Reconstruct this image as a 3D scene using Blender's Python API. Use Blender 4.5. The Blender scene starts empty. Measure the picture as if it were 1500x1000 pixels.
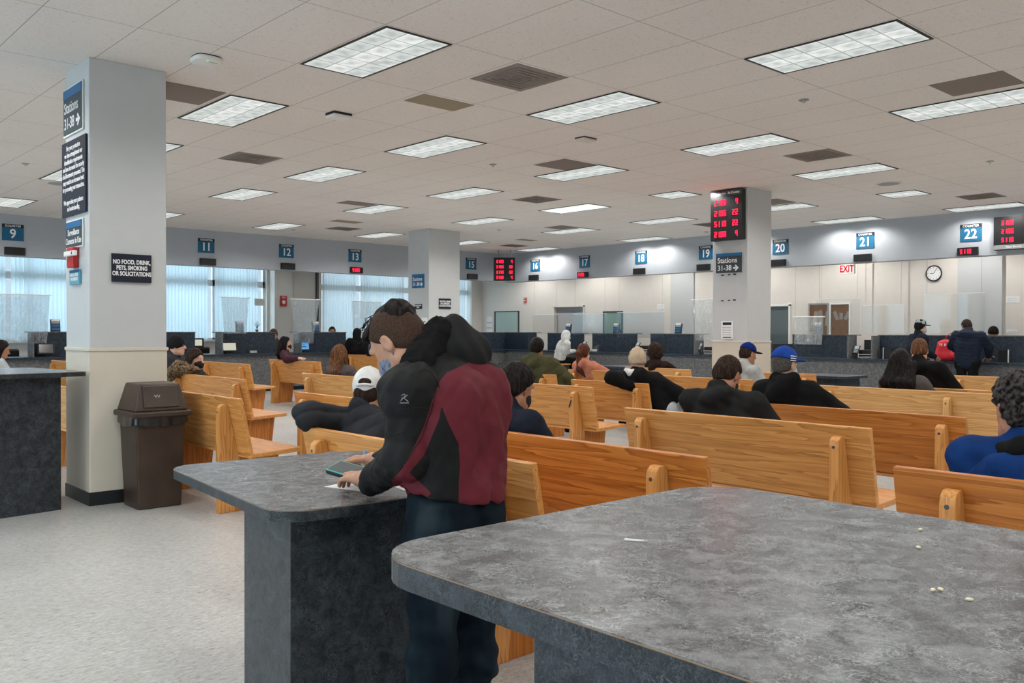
import bpy, math, random
import numpy as np
from mathutils import Vector, Matrix

random.seed(7)
rng = np.random.default_rng(5)
scene = bpy.context.scene
COL = scene.collection
PI = math.pi

# ------------------------------------------------------------------ camera frame
FPX, YAW, PIT, ROL = 1305.2098, math.radians(47.6434), math.radians(-0.7144), math.radians(0.1658)
CAMZ = 1.367
CEIL = 3.458
_fw = np.array([math.cos(YAW)*math.cos(PIT), math.sin(YAW)*math.cos(PIT), math.sin(PIT)])
_rt = np.array([math.sin(YAW), -math.cos(YAW), 0.0])
_up = np.cross(_rt, _fw)
_rt, _up = math.cos(ROL)*_rt + math.sin(ROL)*_up, -math.sin(ROL)*_rt + math.cos(ROL)*_up
CAM = np.array([0, 0, CAMZ])

def at(px, py, d):
    """measured picture point at depth d (metres along the view axis) -> point in the hall"""
    return CAM + d*(_fw + (px-750)/FPX*_rt + (500-py)/FPX*_up)

cam = bpy.data.cameras.new('camera')
cam.sensor_width = 36; cam.sensor_fit = 'HORIZONTAL'; cam.lens = FPX/1500*36
cam.clip_start = .05; cam.clip_end = 200
co = bpy.data.objects.new('camera', cam); COL.objects.link(co)
M = Matrix.Identity(4)
for i in range(3):
    M[i][0] = _rt[i]; M[i][1] = _up[i]; M[i][2] = -_fw[i]; M[i][3] = CAM[i]
co.matrix_world = M
scene.camera = co

# ------------------------------------------------------------------ materials
def new_mat(name):
    m = bpy.data.materials.new(name); m.use_nodes = True
    nt = m.node_tree; nt.nodes.clear()
    out = nt.nodes.new('ShaderNodeOutputMaterial')
    return m, nt, out

def N(nt, kind, **kw):
    n = nt.nodes.new(kind)
    for k, v in kw.items():
        if k.startswith('i_'):
            n.inputs[k[2:].replace('_', ' ')].default_value = v
        else:
            setattr(n, k, v)
    return n

def pbsdf(nt, out, col=None, rough=.6, spec=.4, metal=0):
    b = nt.nodes.new('ShaderNodeBsdfPrincipled')
    if col is not None: b.inputs['Base Color'].default_value = (*col, 1)
    b.inputs['Roughness'].default_value = rough
    b.inputs['Specular IOR Level'].default_value = spec
    b.inputs['Metallic'].default_value = metal
    nt.links.new(b.outputs[0], out.inputs[0])
    return b

def ramp(nt, stops, interp='LINEAR'):
    r = nt.nodes.new('ShaderNodeValToRGB'); cr = r.color_ramp; cr.interpolation = interp
    while len(cr.elements) < len(stops): cr.elements.new(.5)
    for e, (p, c) in zip(cr.elements, stops):
        e.position = p; e.color = (*c, 1) if len(c) == 3 else c
    return r

def coords(nt, scale=(1, 1, 1), rot=(0, 0, 0), kind='Object'):
    t = nt.nodes.new('ShaderNodeTexCoord'); mp = nt.nodes.new('ShaderNodeMapping')
    mp.inputs['Scale'].default_value = scale; mp.inputs['Rotation'].default_value = rot
    nt.links.new(t.outputs[kind], mp.inputs[0]); return mp

def bump(nt, b, src, strength=.2, dist=.01):
    bp = nt.nodes.new('ShaderNodeBump'); bp.inputs['Strength'].default_value = strength
    bp.inputs['Distance'].default_value = dist
    nt.links.new(src, bp.inputs['Height']); nt.links.new(bp.outputs[0], b.inputs['Normal'])

_mats = {}
def plain(name, col, rough=.6, spec=.35, metal=0, var=0.0, vscale=8, bumps=0.0, bscale=60):
    """painted / plastic / cloth surface with a little procedural unevenness"""
    if name in _mats: return _mats[name]
    m, nt, out = new_mat(name)
    b = pbsdf(nt, out, col, rough, spec, metal)
    mp = coords(nt)
    n = N(nt, 'ShaderNodeTexNoise', i_Scale=vscale, i_Detail=5.0)
    nt.links.new(mp.outputs[0], n.inputs['Vector'])
    v = var if var else .015
    lo = tuple(c*(1-v) for c in col); hi = tuple(min(1, c*(1+v)) for c in col)
    r = ramp(nt, [(.3, lo), (.7, hi)])
    nt.links.new(n.outputs['Fac'], r.inputs[0]); nt.links.new(r.outputs[0], b.inputs['Base Color'])
    if bumps:
        n2 = N(nt, 'ShaderNodeTexNoise', i_Scale=bscale, i_Detail=3.0)
        nt.links.new(mp.outputs[0], n2.inputs['Vector']); bump(nt, b, n2.outputs['Fac'], bumps, .004)
    _mats[name] = m
    return m

def emis(name, col, strength):
    if name in _mats: return _mats[name]
    m, nt, out = new_mat(name)
    e = N(nt, 'ShaderNodeEmission'); e.inputs[0].default_value = (*col, 1); e.inputs[1].default_value = strength
    nt.links.new(e.outputs[0], out.inputs[0]); _mats[name] = m
    return m

def wood(name, dark, mid, light, up=False):
    m, nt, out = new_mat(name)
    b = pbsdf(nt, out, mid, .38, .4)
    mp = coords(nt, (1, 1, 1))
    st = N(nt, 'ShaderNodeMapping'); st.inputs['Scale'].default_value = (7.5, 7.5, .42) if up else (.42, 7.5, 7.5)
    nt.links.new(mp.outputs[0], st.inputs[0])
    n1 = N(nt, 'ShaderNodeTexNoise', i_Scale=1.5, i_Detail=3.0, i_Roughness=.45, i_Distortion=.35)
    nt.links.new(st.outputs[0], n1.inputs['Vector'])
    st2 = N(nt, 'ShaderNodeMapping'); st2.inputs['Scale'].default_value = (75, 75, 1.3) if up else (1.3, 75, 75)
    nt.links.new(mp.outputs[0], st2.inputs[0])
    n2 = N(nt, 'ShaderNodeTexNoise', i_Scale=2.0, i_Detail=3.0)
    nt.links.new(st2.outputs[0], n2.inputs['Vector'])
    # cathedral grain: rings from a slow noise
    mul = N(nt, 'ShaderNodeMath', operation='MULTIPLY'); mul.inputs[1].default_value = 9
    nt.links.new(n1.outputs['Fac'], mul.inputs[0])
    fr = N(nt, 'ShaderNodeMath', operation='FRACT'); nt.links.new(mul.outputs[0], fr.inputs[0])
    r1 = ramp(nt, [(0, light), (.5, mid), (.86, tuple(.5*(x+y) for x, y in zip(mid, dark))), (.95, dark), (1, mid)])
    nt.links.new(fr.outputs[0], r1.inputs[0])
    mix = N(nt, 'ShaderNodeMixRGB', blend_type='MULTIPLY'); mix.inputs[0].default_value = .55
    r2 = ramp(nt, [(.30, (.66, .58, .5)), (.55, (1, 1, 1))])
    nt.links.new(n2.outputs['Fac'], r2.inputs[0])
    nt.links.new(r1.outputs[0], mix.inputs[1]); nt.links.new(r2.outputs[0], mix.inputs[2])
    nt.links.new(mix.outputs[0], b.inputs['Base Color'])
    bump(nt, b, n2.outputs['Fac'], .08, .002)
    return m

TONES = [('oak_pale', (.50, .25, .080), (.65, .35, .125), (.73, .42, .17)), ('oak_honey', (.42, .175, .042), (.60, .27, .073), (.68, .33, .105)), ('oak_orange', (.31, .092, .014), (.48, .165, .029), (.56, .215, .046))]
OAK = [wood(*t) for t in TONES]; OAKV = [wood(t[0]+'_upright', *t[1:], up=True) for t in TONES]

def laminate(name, base, deep, vein, scale=1.0, rough=.3, vein_amt=.6, spec=.5):
    m, nt, out = new_mat(name)
    b = pbsdf(nt, out, base, rough, spec)
    mp = coords(nt)
    n1 = N(nt, 'ShaderNodeTexNoise', i_Scale=9*scale, i_Detail=7.0, i_Roughness=.6, i_Distortion=.8)
    n2 = N(nt, 'ShaderNodeTexNoise', i_Scale=20*scale, i_Detail=4.0, i_Roughness=.55, i_Distortion=1.6)
    n3 = N(nt, 'ShaderNodeTexNoise', i_Scale=45*scale, i_Detail=3.0, i_Distortion=1.2)
    for n in (n1, n2, n3): nt.links.new(mp.outputs[0], n.inputs['Vector'])
    r1 = ramp(nt, [(.37, deep), (.5, base), (.64, tuple(c*1.7 for c in base))])
    nt.links.new(n1.outputs['Fac'], r1.inputs[0])
    def ridge(n, w):
        s = N(nt, 'ShaderNodeMath', operation='SUBTRACT'); s.inputs[1].default_value = .5
        a = N(nt, 'ShaderNodeMath', operation='ABSOLUTE')
        nt.links.new(n.outputs['Fac'], s.inputs[0]); nt.links.new(s.outputs[0], a.inputs[0])
        r = ramp(nt, [(0, (1, 1, 1)), (w, (0, 0, 0))]); nt.links.new(a.outputs[0], r.inputs[0]); return r
    v1, v2 = ridge(n2, .035), ridge(n3, .04)
    msk = N(nt, 'ShaderNodeTexNoise', i_Scale=6*scale, i_Detail=2.0); nt.links.new(mp.outputs[0], msk.inputs['Vector'])
    mr = ramp(nt, [(.42, (0, 0, 0)), (.62, (1, 1, 1))]); nt.links.new(msk.outputs['Fac'], mr.inputs[0])
    mx = N(nt, 'ShaderNodeMath', operation='MULTIPLY'); nt.links.new(v1.outputs[0], mx.inputs[0]); nt.links.new(mr.outputs[0], mx.inputs[1])
    m2 = N(nt, 'ShaderNodeMath', operation='MULTIPLY'); m2.inputs[1].default_value = .5; nt.links.new(v2.outputs[0], m2.inputs[0])
    ad = N(nt, 'ShaderNodeMath', operation='MAXIMUM'); nt.links.new(mx.outputs[0], ad.inputs[0]); nt.links.new(m2.outputs[0], ad.inputs[1])
    sc = N(nt, 'ShaderNodeMath', operation='MULTIPLY'); sc.inputs[1].default_value = vein_amt; nt.links.new(ad.outputs[0], sc.inputs[0])
    mix = N(nt, 'ShaderNodeMixRGB'); mix.inputs[2].default_value = (*vein, 1)
    nt.links.new(sc.outputs[0], mix.inputs[0]); nt.links.new(r1.outputs[0], mix.inputs[1])
    nt.links.new(mix.outputs[0], b.inputs['Base Color'])
    return m

LAM = laminate('marbled_laminate_shaded', (.017, .022, .028), (.005, .007, .010), (.13, .155, .165), 2.4, .36, .6, .35)  # table laminate with the shade of its upright sides put into the colour
LAM_LIT = laminate('marbled_laminate_lit_top', (.088, .093, .097), (.030, .033, .037), (.36, .39, .41), 2.2, .27, .6, .42)  # same laminate, lightened to paint in the ceiling's reflection on table tops
LAMD = laminate('navy_laminate', (.020, .030, .045), (.012, .018, .028), (.05, .07, .09), 2.2, .45, .5, .3)
LAMG = laminate('grey_laminate', (.105, .108, .112), (.08, .083, .087), (.16, .165, .17), 2.6, .5, .5, .3)

# --- floor: vinyl composition tile
def floor_mat():
    m, nt, out = new_mat('vinyl_tile')
    b = pbsdf(nt, out, (.5, .49, .46), .32, .5)
    mp = coords(nt)
    big = N(nt, 'ShaderNodeTexNoise', i_Scale=.8, i_Detail=4.0)
    fl = N(nt, 'ShaderNodeTexNoise', i_Scale=28.0, i_Detail=5.0, i_Roughness=.7, i_Distortion=1.0)
    st = N(nt, 'ShaderNodeMapping'); st.inputs['Scale'].default_value = (1.0, 2.6, 1); st.inputs['Rotation'].default_value = (0, 0, .7)
    nt.links.new(mp.outputs[0], st.inputs[0]); nt.links.new(st.outputs[0], fl.inputs['Vector']); nt.links.new(mp.outputs[0], big.inputs['Vector'])
    r = ramp(nt, [(.30, (.14, .138, .130)), (.42, (.405, .41, .40)), (.54, (.50, .51, .505)), (.68, (.63, .645, .65))])
    nt.links.new(fl.outputs['Fac'], r.inputs[0])
    rb = ramp(nt, [(.3, (.86, .85, .83)), (.7, (1, 1, 1))]); nt.links.new(big.outputs['Fac'], rb.inputs[0])
    mx = N(nt, 'ShaderNodeMixRGB', blend_type='MULTIPLY'); mx.inputs[0].default_value = 1
    nt.links.new(r.outputs[0], mx.inputs[1]); nt.links.new(rb.outputs[0], mx.inputs[2])
    # tile joints
    sx = N(nt, 'ShaderNodeSeparateXYZ'); nt.links.new(mp.outputs[0], sx.inputs[0])
    ls = []
    for k in ('X', 'Y'):
        d = N(nt, 'ShaderNodeMath', operation='DIVIDE'); d.inputs[1].default_value = .3048; nt.links.new(sx.outputs[k], d.inputs[0])
        f = N(nt, 'ShaderNodeMath', operation='FRACT'); nt.links.new(d.outputs[0], f.inputs[0])
        g = N(nt, 'ShaderNodeMath', operation='LESS_THAN'); g.inputs[1].default_value = .008; nt.links.new(f.outputs[0], g.inputs[0]); ls.append(g)
    mxx = N(nt, 'ShaderNodeMath', operation='MAXIMUM'); nt.links.new(ls[0].outputs[0], mxx.inputs[0]); nt.links.new(ls[1].outputs[0], mxx.inputs[1])
    hf = N(nt, 'ShaderNodeMath', operation='MULTIPLY'); hf.inputs[1].default_value = .28; nt.links.new(mxx.outputs[0], hf.inputs[0])
    j = N(nt, 'ShaderNodeMixRGB'); j.inputs[2].default_value = (.3, .29, .27, 1)
    nt.links.new(hf.outputs[0], j.inputs[0]); nt.links.new(mx.outputs[0], j.inputs[1]); nt.links.new(j.outputs[0], b.inputs['Base Color'])
    return m

def ceiling_mat():
    m, nt, out = new_mat('acoustic_tile')
    b = pbsdf(nt, out, (.72, .68, .64), .9, .2)
    t = nt.nodes.new('ShaderNodeTexCoord')
    n = N(nt, 'ShaderNodeTexNoise', i_Scale=45.0, i_Detail=4.0, i_Roughness=.7)
    n2 = N(nt, 'ShaderNodeTexNoise', i_Scale=.55, i_Detail=3.0)
    nt.links.new(t.outputs['Object'], n.inputs['Vector']); nt.links.new(t.outputs['Object'], n2.inputs['Vector'])
    r = ramp(nt, [(.28, (.55, .52, .49)), (.40, (.80, .765, .735)), (.7, (.84, .805, .775))]); nt.links.new(n.outputs['Fac'], r.inputs[0])
    sx = N(nt, 'ShaderNodeSeparateXYZ'); nt.links.new(t.outputs['Object'], sx.inputs[0])
    ls = []
    for k, per, off in (('X', .6096, 3.789-.3048), ('Y', 1.2192, 3.287-.6096)):
        s = N(nt, 'ShaderNodeMath', operation='SUBTRACT'); s.inputs[1].default_value = off; nt.links.new(sx.outputs[k], s.inputs[0])
        d = N(nt, 'ShaderNodeMath', operation='DIVIDE'); d.inputs[1].default_value = per; nt.links.new(s.outputs[0], d.inputs[0])
        f = N(nt, 'ShaderNodeMath', operation='PINGPONG'); f.inputs[1].default_value = .5; nt.links.new(d.outputs[0], f.inputs[0])
        mm = N(nt, 'ShaderNodeMath', operation='MULTIPLY'); mm.inputs[1].default_value = per; nt.links.new(f.outputs[0], mm.inputs[0])
        ls.append(mm)
    mn = N(nt, 'ShaderNodeMath', operation='MINIMUM'); nt.links.new(ls[0].outputs[0], mn.inputs[0]); nt.links.new(ls[1].outputs[0], mn.inputs[1])
    # T-bar face (pale) with a dark reveal on each side
    rr = ramp(nt, [(0, (.30, .285, .275)), (.0026, (.34, .325, .31)), (.0045, (.80, .765, .735))], 'LINEAR')
    nt.links.new(mn.outputs[0], rr.inputs[0])
    lt = N(nt, 'ShaderNodeMath', operation='LESS_THAN'); lt.inputs[1].default_value = .0044; nt.links.new(mn.outputs[0], lt.inputs[0])
    mx = N(nt, 'ShaderNodeMixRGB'); nt.links.new(lt.outputs[0], mx.inputs[0]); nt.links.new(r.outputs[0], mx.inputs[1]); nt.links.new(rr.outputs[0], mx.inputs[2])
    rb = ramp(nt, [(.35, (.95, .95, .95)), (.65, (1, 1, 1))]); nt.links.new(n2.outputs['Fac'], rb.inputs[0])
    m3 = N(nt, 'ShaderNodeMixRGB', blend_type='MULTIPLY'); m3.inputs[0].default_value = 1
    nt.links.new(mx.outputs[0], m3.inputs[1]); nt.links.new(rb.outputs[0], m3.inputs[2]); nt.links.new(m3.outputs[0], b.inputs['Base Color'])
    bump(nt, b, n.outputs['Fac'], .35, .006)
    return m

def lens_mat(name, k):
    m, nt, out = new_mat(name)
    e = N(nt, 'ShaderNodeEmission'); nt.links.new(e.outputs[0], out.inputs[0])
    t = nt.nodes.new('ShaderNodeTexCoord'); sx = N(nt, 'ShaderNodeSeparateXYZ'); nt.links.new(t.outputs['Object'], sx.inputs[0])
    def cell(axis, per, off):
        a = N(nt, 'ShaderNodeMath', operation='ADD'); a.inputs[1].default_value = off; nt.links.new(sx.outputs[axis], a.inputs[0])
        d = N(nt, 'ShaderNodeMath', operation='DIVIDE'); d.inputs[1].default_value = per; nt.links.new(a.outputs[0], d.inputs[0])
        f = N(nt, 'ShaderNodeMath', operation='PINGPONG'); f.inputs[1].default_value = .5; nt.links.new(d.outputs[0], f.inputs[0])
        return f
    cx, cy = cell('X', .19, .285), cell('Y', .197, .591)
    mn = N(nt, 'ShaderNodeMath', operation='MINIMUM'); nt.links.new(cx.outputs[0], mn.inputs[0]); nt.links.new(cy.outputs[0], mn.inputs[1])
    line = ramp(nt, [(0, (.50, .52, .50)), (.028, (.62, .64, .62)), (.05, (.98, 1, .98)), (.22, (.90, .92, .91)), (.5, (.66, .69, .68))]); nt.links.new(mn.outputs[0], line.inputs[0])
    ax = N(nt, 'ShaderNodeMath', operation='ABSOLUTE'); nt.links.new(sx.outputs['X'], ax.inputs[0])
    band = ramp(nt, [(0, (1.0, 1.0, 1.0)), (.08, (1, 1, 1)), (.11, (.78, .80, .80)), (.24, (.82, .84, .83)), (.29, (.95, .96, .95))]); nt.links.new(ax.outputs[0], band.inputs[0])
    nz = N(nt, 'ShaderNodeTexNoise', i_Scale=9.0, i_Detail=2.0); nt.links.new(t.outputs['Object'], nz.inputs['Vector'])
    nr = ramp(nt, [(.3, (.82, .84, .83)), (.62, (1.1, 1.1, 1.08))]); nt.links.new(nz.outputs['Fac'], nr.inputs[0])
    m1 = N(nt, 'ShaderNodeMixRGB', blend_type='MULTIPLY'); m1.inputs[0].default_value = 1
    nt.links.new(line.outputs[0], m1.inputs[1]); nt.links.new(band.outputs[0], m1.inputs[2])
    m2 = N(nt, 'ShaderNodeMixRGB', blend_type='MULTIPLY'); m2.inputs[0].default_value = 1
    nt.links.new(m1.outputs[0], m2.inputs[1]); nt.links.new(nr.outputs[0], m2.inputs[2])
    nt.links.new(m2.outputs[0], e.inputs[0]); e.inputs[1].default_value = k
    return m

SIGNRED = emis('exit_red', (.9, .01, .03), 1.2)
WHITE = plain('white_paint', (.78, .78, .76), .5)
GREYP = plain('grey_column_paint', (.53, .545, .55), .55, .3)
SOFF = plain('blue_grey_soffit_paint', (.40, .43, .47), .6, .3)
CREAM = plain('cream_wainscot', (.62, .57, .48), .4, .4)
WALLC = plain('cream_wall_paint', (.69, .65, .60), .6, .3)
BLACK = plain('black_plastic', (.012, .012, .013), .4, .4)
DARKG = plain('dark_grey_plastic', (.05, .052, .055), .45, .4)
MIDG = plain('mid_grey_plastic', (.30, .31, .31), .5, .4)
RUBBER = plain('black_rubber_base', (.012, .015, .018), .45, .4)
STEEL = plain('brushed_steel', (.6, .6, .6), .3, .5, 1.0)
PAPER = plain('white_paper', (.8, .8, .8), .8)
NAVYS = plain('navy_sign_face', (.012, .015, .032), .5, .3)
SLATE = plain('slate_sign_face', (.045, .062, .075), .5, .3)
BLUES = plain('blue_sign_face', (.008, .115, .27), .45, .3)
LBLUE = plain('light_blue_band', (.02, .14, .32), .45, .3)
TXT = plain('white_lettering', (.82, .82, .82), .6)
TXTB = plain('dark_lettering', (.03, .03, .045), .6)
RED = plain('red_plastic', (.50, .02, .02), .4, .4)
LED = emis('red_led', (1, .0045, .022), 11.0)
LEDD = emis('red_led_dim', (1, .02, .1), 1.6)

# ------------------------------------------------------------------ mesh building
class MB:
    def __init__(self): self.v = []; self.f = []
    def add(self, vs, fs):
        o = len(self.v); self.v += [tuple(map(float, p)) for p in vs]; self.f += [tuple(i+o for i in q) for q in fs]; return self
    def box(self, x0, x1, y0, y1, z0, z1):
        vs = [(x0,y0,z0),(x1,y0,z0),(x1,y1,z0),(x0,y1,z0),(x0,y0,z1),(x1,y0,z1),(x1,y1,z1),(x0,y1,z1)]
        return self.add(vs, [(0,3,2,1),(4,5,6,7),(0,1,5,4),(1,2,6,5),(2,3,7,6),(3,0,4,7)])
    def prism(self, poly, axis, a, b):
        """poly: 2D points; axis 0/1/2 is the extrusion axis, remaining axes in order"""
        n = len(poly)
        def mk(p, t):
            q = list(p); q.insert(axis, t); return tuple(q)
        vs = [mk(p, a) for p in poly] + [mk(p, b) for p in poly]
        fs = [tuple(range(n))[::-1], tuple(range(n, 2*n))] + [(i, (i+1) % n, n+(i+1) % n, n+i) for i in range(n)]
        return self.add(vs, fs)
    def frustum(self, r0, r1, z0, z1):
        """r0, r1: (x0,x1,y0,y1)"""
        a = [(r0[0],r0[2],z0),(r0[1],r0[2],z0),(r0[1],r0[3],z0),(r0[0],r0[3],z0)]
        b = [(r1[0],r1[2],z1),(r1[1],r1[2],z1),(r1[1],r1[3],z1),(r1[0],r1[3],z1)]
        return self.add(a+b, [(0,3,2,1),(4,5,6,7),(0,1,5,4),(1,2,6,5),(2,3,7,6),(3,0,4,7)])
    def cyl(self, p0, p1, r0, r1=None, n=16):
        r1 = r0 if r1 is None else r1
        p0 = Vector(p0); p1 = Vector(p1); d = (p1-p0).normalized()
        u = d.orthogonal().normalized(); w = d.cross(u)
        vs = []
        for p, r in ((p0, r0), (p1, r1)):
            vs += [p + r*(math.cos(2*PI*i/n)*u + math.sin(2*PI*i/n)*w) for i in range(n)]
        return self.add(vs, [tuple(range(n))[::-1], tuple(range(n, 2*n))] + [(i, (i+1) % n, n+(i+1) % n, n+i) for i in range(n)])
    def tube(self, pts, r, n=6, close=False):
        pts = [Vector(p) for p in pts]; m = len(pts); vs = []; fs = []
        u = None
        for i, p in enumerate(pts):
            a = pts[i-1] if i or close else pts[0]; b = pts[(i+1) % m] if i < m-1 or close else pts[-1]
            d = (b-a).normalized()
            if u is None: u = d.orthogonal().normalized()
            u = (u - d*u.dot(d)).normalized(); w = d.cross(u)
            vs += [p + r*(math.cos(2*PI*k/n)*u + math.sin(2*PI*k/n)*w) for k in range(n)]
        for i in range(m if close else m-1):
            j = (i+1) % m
            fs += [(i*n+k, i*n+(k+1) % n, j*n+(k+1) % n, j*n+k) for k in range(n)]
        if not close: fs += [tuple(range(n))[::-1], tuple(range((m-1)*n, m*n))]
        return self.add(vs, fs)
    def ball(self, c, r, n=12, sc=(1, 1, 1)):
        vs = []; fs = []; m = n//2
        for i in range(m+1):
            th = PI*i/m
            for k in range(n):
                ph = 2*PI*k/n
                vs.append((c[0]+r*sc[0]*math.sin(th)*math.cos(ph), c[1]+r*sc[1]*math.sin(th)*math.sin(ph), c[2]+r*sc[2]*math.cos(th)))
        for i in range(m):
            for k in range(n):
                fs.append((i*n+k, (i+1)*n+k, (i+1)*n+(k+1) % n, i*n+(k+1) % n))
        return self.add(vs, fs)
    def build(self, name, mat, parent=None, bevel=0, smooth=False, loc=None):
        me = bpy.data.meshes.new(name); me.from_pydata(self.v, [], self.f); me.update()
        o = bpy.data.objects.new(name, me); COL.objects.link(o)
        if mat: me.materials.append(mat)
        if parent: o.parent = parent
        if loc is not None: o.location = loc
        if smooth: me.polygons.foreach_set('use_smooth', [True]*len(me.polygons))
        if bevel:
            md = o.modifiers.new('edge', 'BEVEL'); md.width = bevel; md.segments = 2; md.limit_method = 'ANGLE'
        return o

def tag(o, label, cat, group=None):
    o['label'] = label; o['category'] = cat
    if group: o['group'] = group
    return o

def thing(name, label, cat, loc=(0, 0, 0), rz=0, group=None):
    o = bpy.data.objects.new(name, None); COL.objects.link(o); o.empty_display_size = .1
    o.location = loc; o.rotation_euler = (0, 0, rz)
    return tag(o, label, cat, group)

def struct(o):
    o['kind'] = 'structure'; return o

def copy_tree(o, parent=None):
    c = o.copy(); COL.objects.link(c)
    if parent: c.parent = parent
    for ch in list(o.children): copy_tree(ch, c)
    return c

def text(name, body, size, mat, parent, loc, rot, bold=0.0, align='CENTER', sx=1.0, extr=.0006, sp=1.0, lead=1.0):
    cu = bpy.data.curves.new(name, 'FONT'); cu.body = body; cu.size = size; cu.align_x = align; cu.align_y = 'CENTER'
    cu.extrude = extr; cu.offset = bold; cu.space_character = sp; cu.space_line = lead; cu.resolution_u = 3
    tmp = bpy.data.objects.new(name, cu); COL.objects.link(tmp)
    dg = bpy.context.evaluated_depsgraph_get()
    me = bpy.data.meshes.new_from_object(tmp.evaluated_get(dg)); me.name = name
    bpy.data.objects.remove(tmp)
    me.materials.clear(); me.materials.append(mat)
    o = bpy.data.objects.new(name, me); COL.objects.link(o)
    o.parent = parent; o.location = loc; o.rotation_euler = rot; o.scale = (sx, 1, 1)
    return o
# facing helpers: a board standing in the plane whose normal points to -v, or to -u
ROT_V = (PI/2, 0, 0)            # text readable from -v side, runs along +u
ROT_U = (PI/2, 0, -PI/2)        # text readable from -u side, runs along -v
# ------------------------------------------------------------------ shell of the hall
FL, CE = floor_mat(), ceiling_mat()
struct(MB().box(-6, 19.2, -6, 22.0, -.12, 0).build('floor', FL))
struct(MB().box(-6, 19.2, -6, 22.0, CEIL, CEIL+.12).build('ceiling', CE))
BV, BU = 21.6, 18.4            # back walls behind the two counters
def wallbox(name, mat, *b): return struct(MB().box(*b).build(name, mat))
# back wall behind counters 9 to 15: piers and sill around four window bays
w = MB()
w.box(-6, 19.2, BV+.02, BV+.3, 0, 1.10)
w.box(-6, 19.2, BV+.02, BV+.3, 3.10, CEIL)
for a, b in ((-6, 1.0), (11.0, 12.62), (17.98, 19.2)): w.box(a, b, BV+.02, BV+.3, 1.10, 3.10)
struct(w.build('wall_left', WALLC))
struct(MB().box(1.0, 11.0, BV-.10, BV+.02, 1.07, 1.11).box(12.62, 17.98, BV-.10, BV+.02, 1.07, 1.11).build('trim_1', WHITE))
struct(MB().box(11.07, 11.58, BV-.28, BV+.02, 0, CEIL).build('wall_pier', WALLC, bevel=.01))
struct(MB().box(12.44, 12.50, BV-.05, BV+.02, 1.3, 3.1).build('trim_2', DARKG))
# back wall behind counters 16 to 22
w = MB()
w.box(BU, BU+.3, 18.40, 22, 0, CEIL); w.box(BU, BU+.3, 18.40-1.25, 18.40, 2.08, CEIL)
w.box(BU, BU+.3, 14.1, 17.15, 0, CEIL); w.box(BU, BU+.3, 12.9, 13.4, 0, CEIL)
w.box(BU, BU+.3, 11.36, 12.9, 0, CEIL); w.box(BU, BU+.3, 10.74, 11.36, 1.98, CEIL)
w.box(BU, BU+.3, 7.1, 10.74, 0, CEIL); w.box(BU, BU+.3, -6, 6.28, 0, CEIL)
struct(w.build('wall_right', WALLC))
struct(MB().box(BU-.02, BU+.31, 13.42, 14.14, 0, CEIL).box(BU-.01, BU+.31, 6.28, 7.1, 0, CEIL).build('wall_recess', GREYP))
struct(MB().box(BU-.08, BU, 6.26, 6.5, 0, CEIL).build('trim_3', GREYP))
# walls behind the camera (the left one is glazed)
w = MB(); w.box(-6.2, -6, -6, 22, 0, .55); w.box(-6.2, -6, -6, 22, 3.0, CEIL)
for a in range(-6, 22, 3): w.box(-6.2, -6, a, a+.35, .55, 3.0)
struct(w.build('wall_street', WALLC))
w = MB()
for k in range(int(28/.083)):
    y = -5.98+k*.083
    if (y+6) % 3 > .33: w.add([(-5.95, y-.012, .5), (-5.955, y+.030, .5), (-5.95, y+.073, .5), (-5.95, y-.012, 3.05), (-5.955, y+.030, 3.05), (-5.95, y+.073, 3.05)], [(0, 1, 4, 3), (1, 2, 5, 4)])
STREET_SLATS = w
struct(MB().box(-6, 19.2, -6.2, -6, 0, CEIL).build('wall_rear', WALLC))

# soffits over the counters
SL, SR = 18.22, 16.37
struct(MB().box(-6, SR+.25, SL, SL+.25, 2.70, CEIL).build('wall_soffit_left', SOFF))
struct(MB().box(SR, SR+.25, -6, SL, 2.68, CEIL).build('wall_soffit_right', SOFF))

# square columns: painted above, cream wainscot below
def column(name, x0, x1, y0, y1):
    o = struct(MB().box(x0, x1, y0, y1, 1.20, CEIL).build(name, GREYP, bevel=.006))
    MB().box(x0-.004, x1+.004, y0-.004, y1+.004, 0, 1.20).build('wainscot', CREAM, o, bevel=.006)
    MB().box(x0-.012, x1+.012, y0-.012, y1+.012, 1.195, 1.222).build('cap_rail', CREAM, o, bevel=.004)
    MB().box(x0-.012, x1+.012, y0-.012, y1+.012, 0, .105).build('base', RUBBER, o, bevel=.004)
    return o
column('column', 2.222, 2.815, 7.27, 7.86)
column('column', 11.10, 11.92, 14.72, 15.44)
column('column', 11.282, 11.918, 7.293, 7.89)

# ------------------------------------------------------------------ ceiling: lights, vents and small fittings
LENS, LENSB, LENSW = lens_mat('prismatic_lens', .98), lens_mat('prismatic_lens_bright', 1.6), lens_mat('prismatic_lens_warm', .95)
FRM = plain('black_light_trim', (.015, .015, .015), .5)  # black border paints in the shaded gap around the recessed lens
def light_proto(length):
    hl, hw = length/2, .289
    o = thing('ceiling_light', 'x', 'ceiling light', (0, 0, -5))
    fr = MB()
    t = .017
    fr.box(-hw, -hw+t, -hl, hl, -.006, .002).box(hw-t, hw, -hl, hl, -.006, .002)
    fr.box(-hw+t, hw-t, -hl, -hl+t, -.006, .002).box(-hw+t, hw-t, hl-t, hl, -.006, .002)
    fr.build('frame', FRM, o)
    l = MB().box(-hw+t, hw-t, -hl+t, hl-t, -.003, .001).build('lens', LENS, o)
    return o
def place_light(p, x, y, label, lens=None, used=[]):
    o = copy_tree(p); o.location = (x, y, CEIL-.0015); o['label'] = label; o['group'] = 'fluorescent ceiling lights'
    if lens:
        for ch in o.children:
            if ch.name.startswith('lens'): ch.material_slots[0].link = 'OBJECT'; ch.material_slots[0].material = lens
    return o
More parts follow.
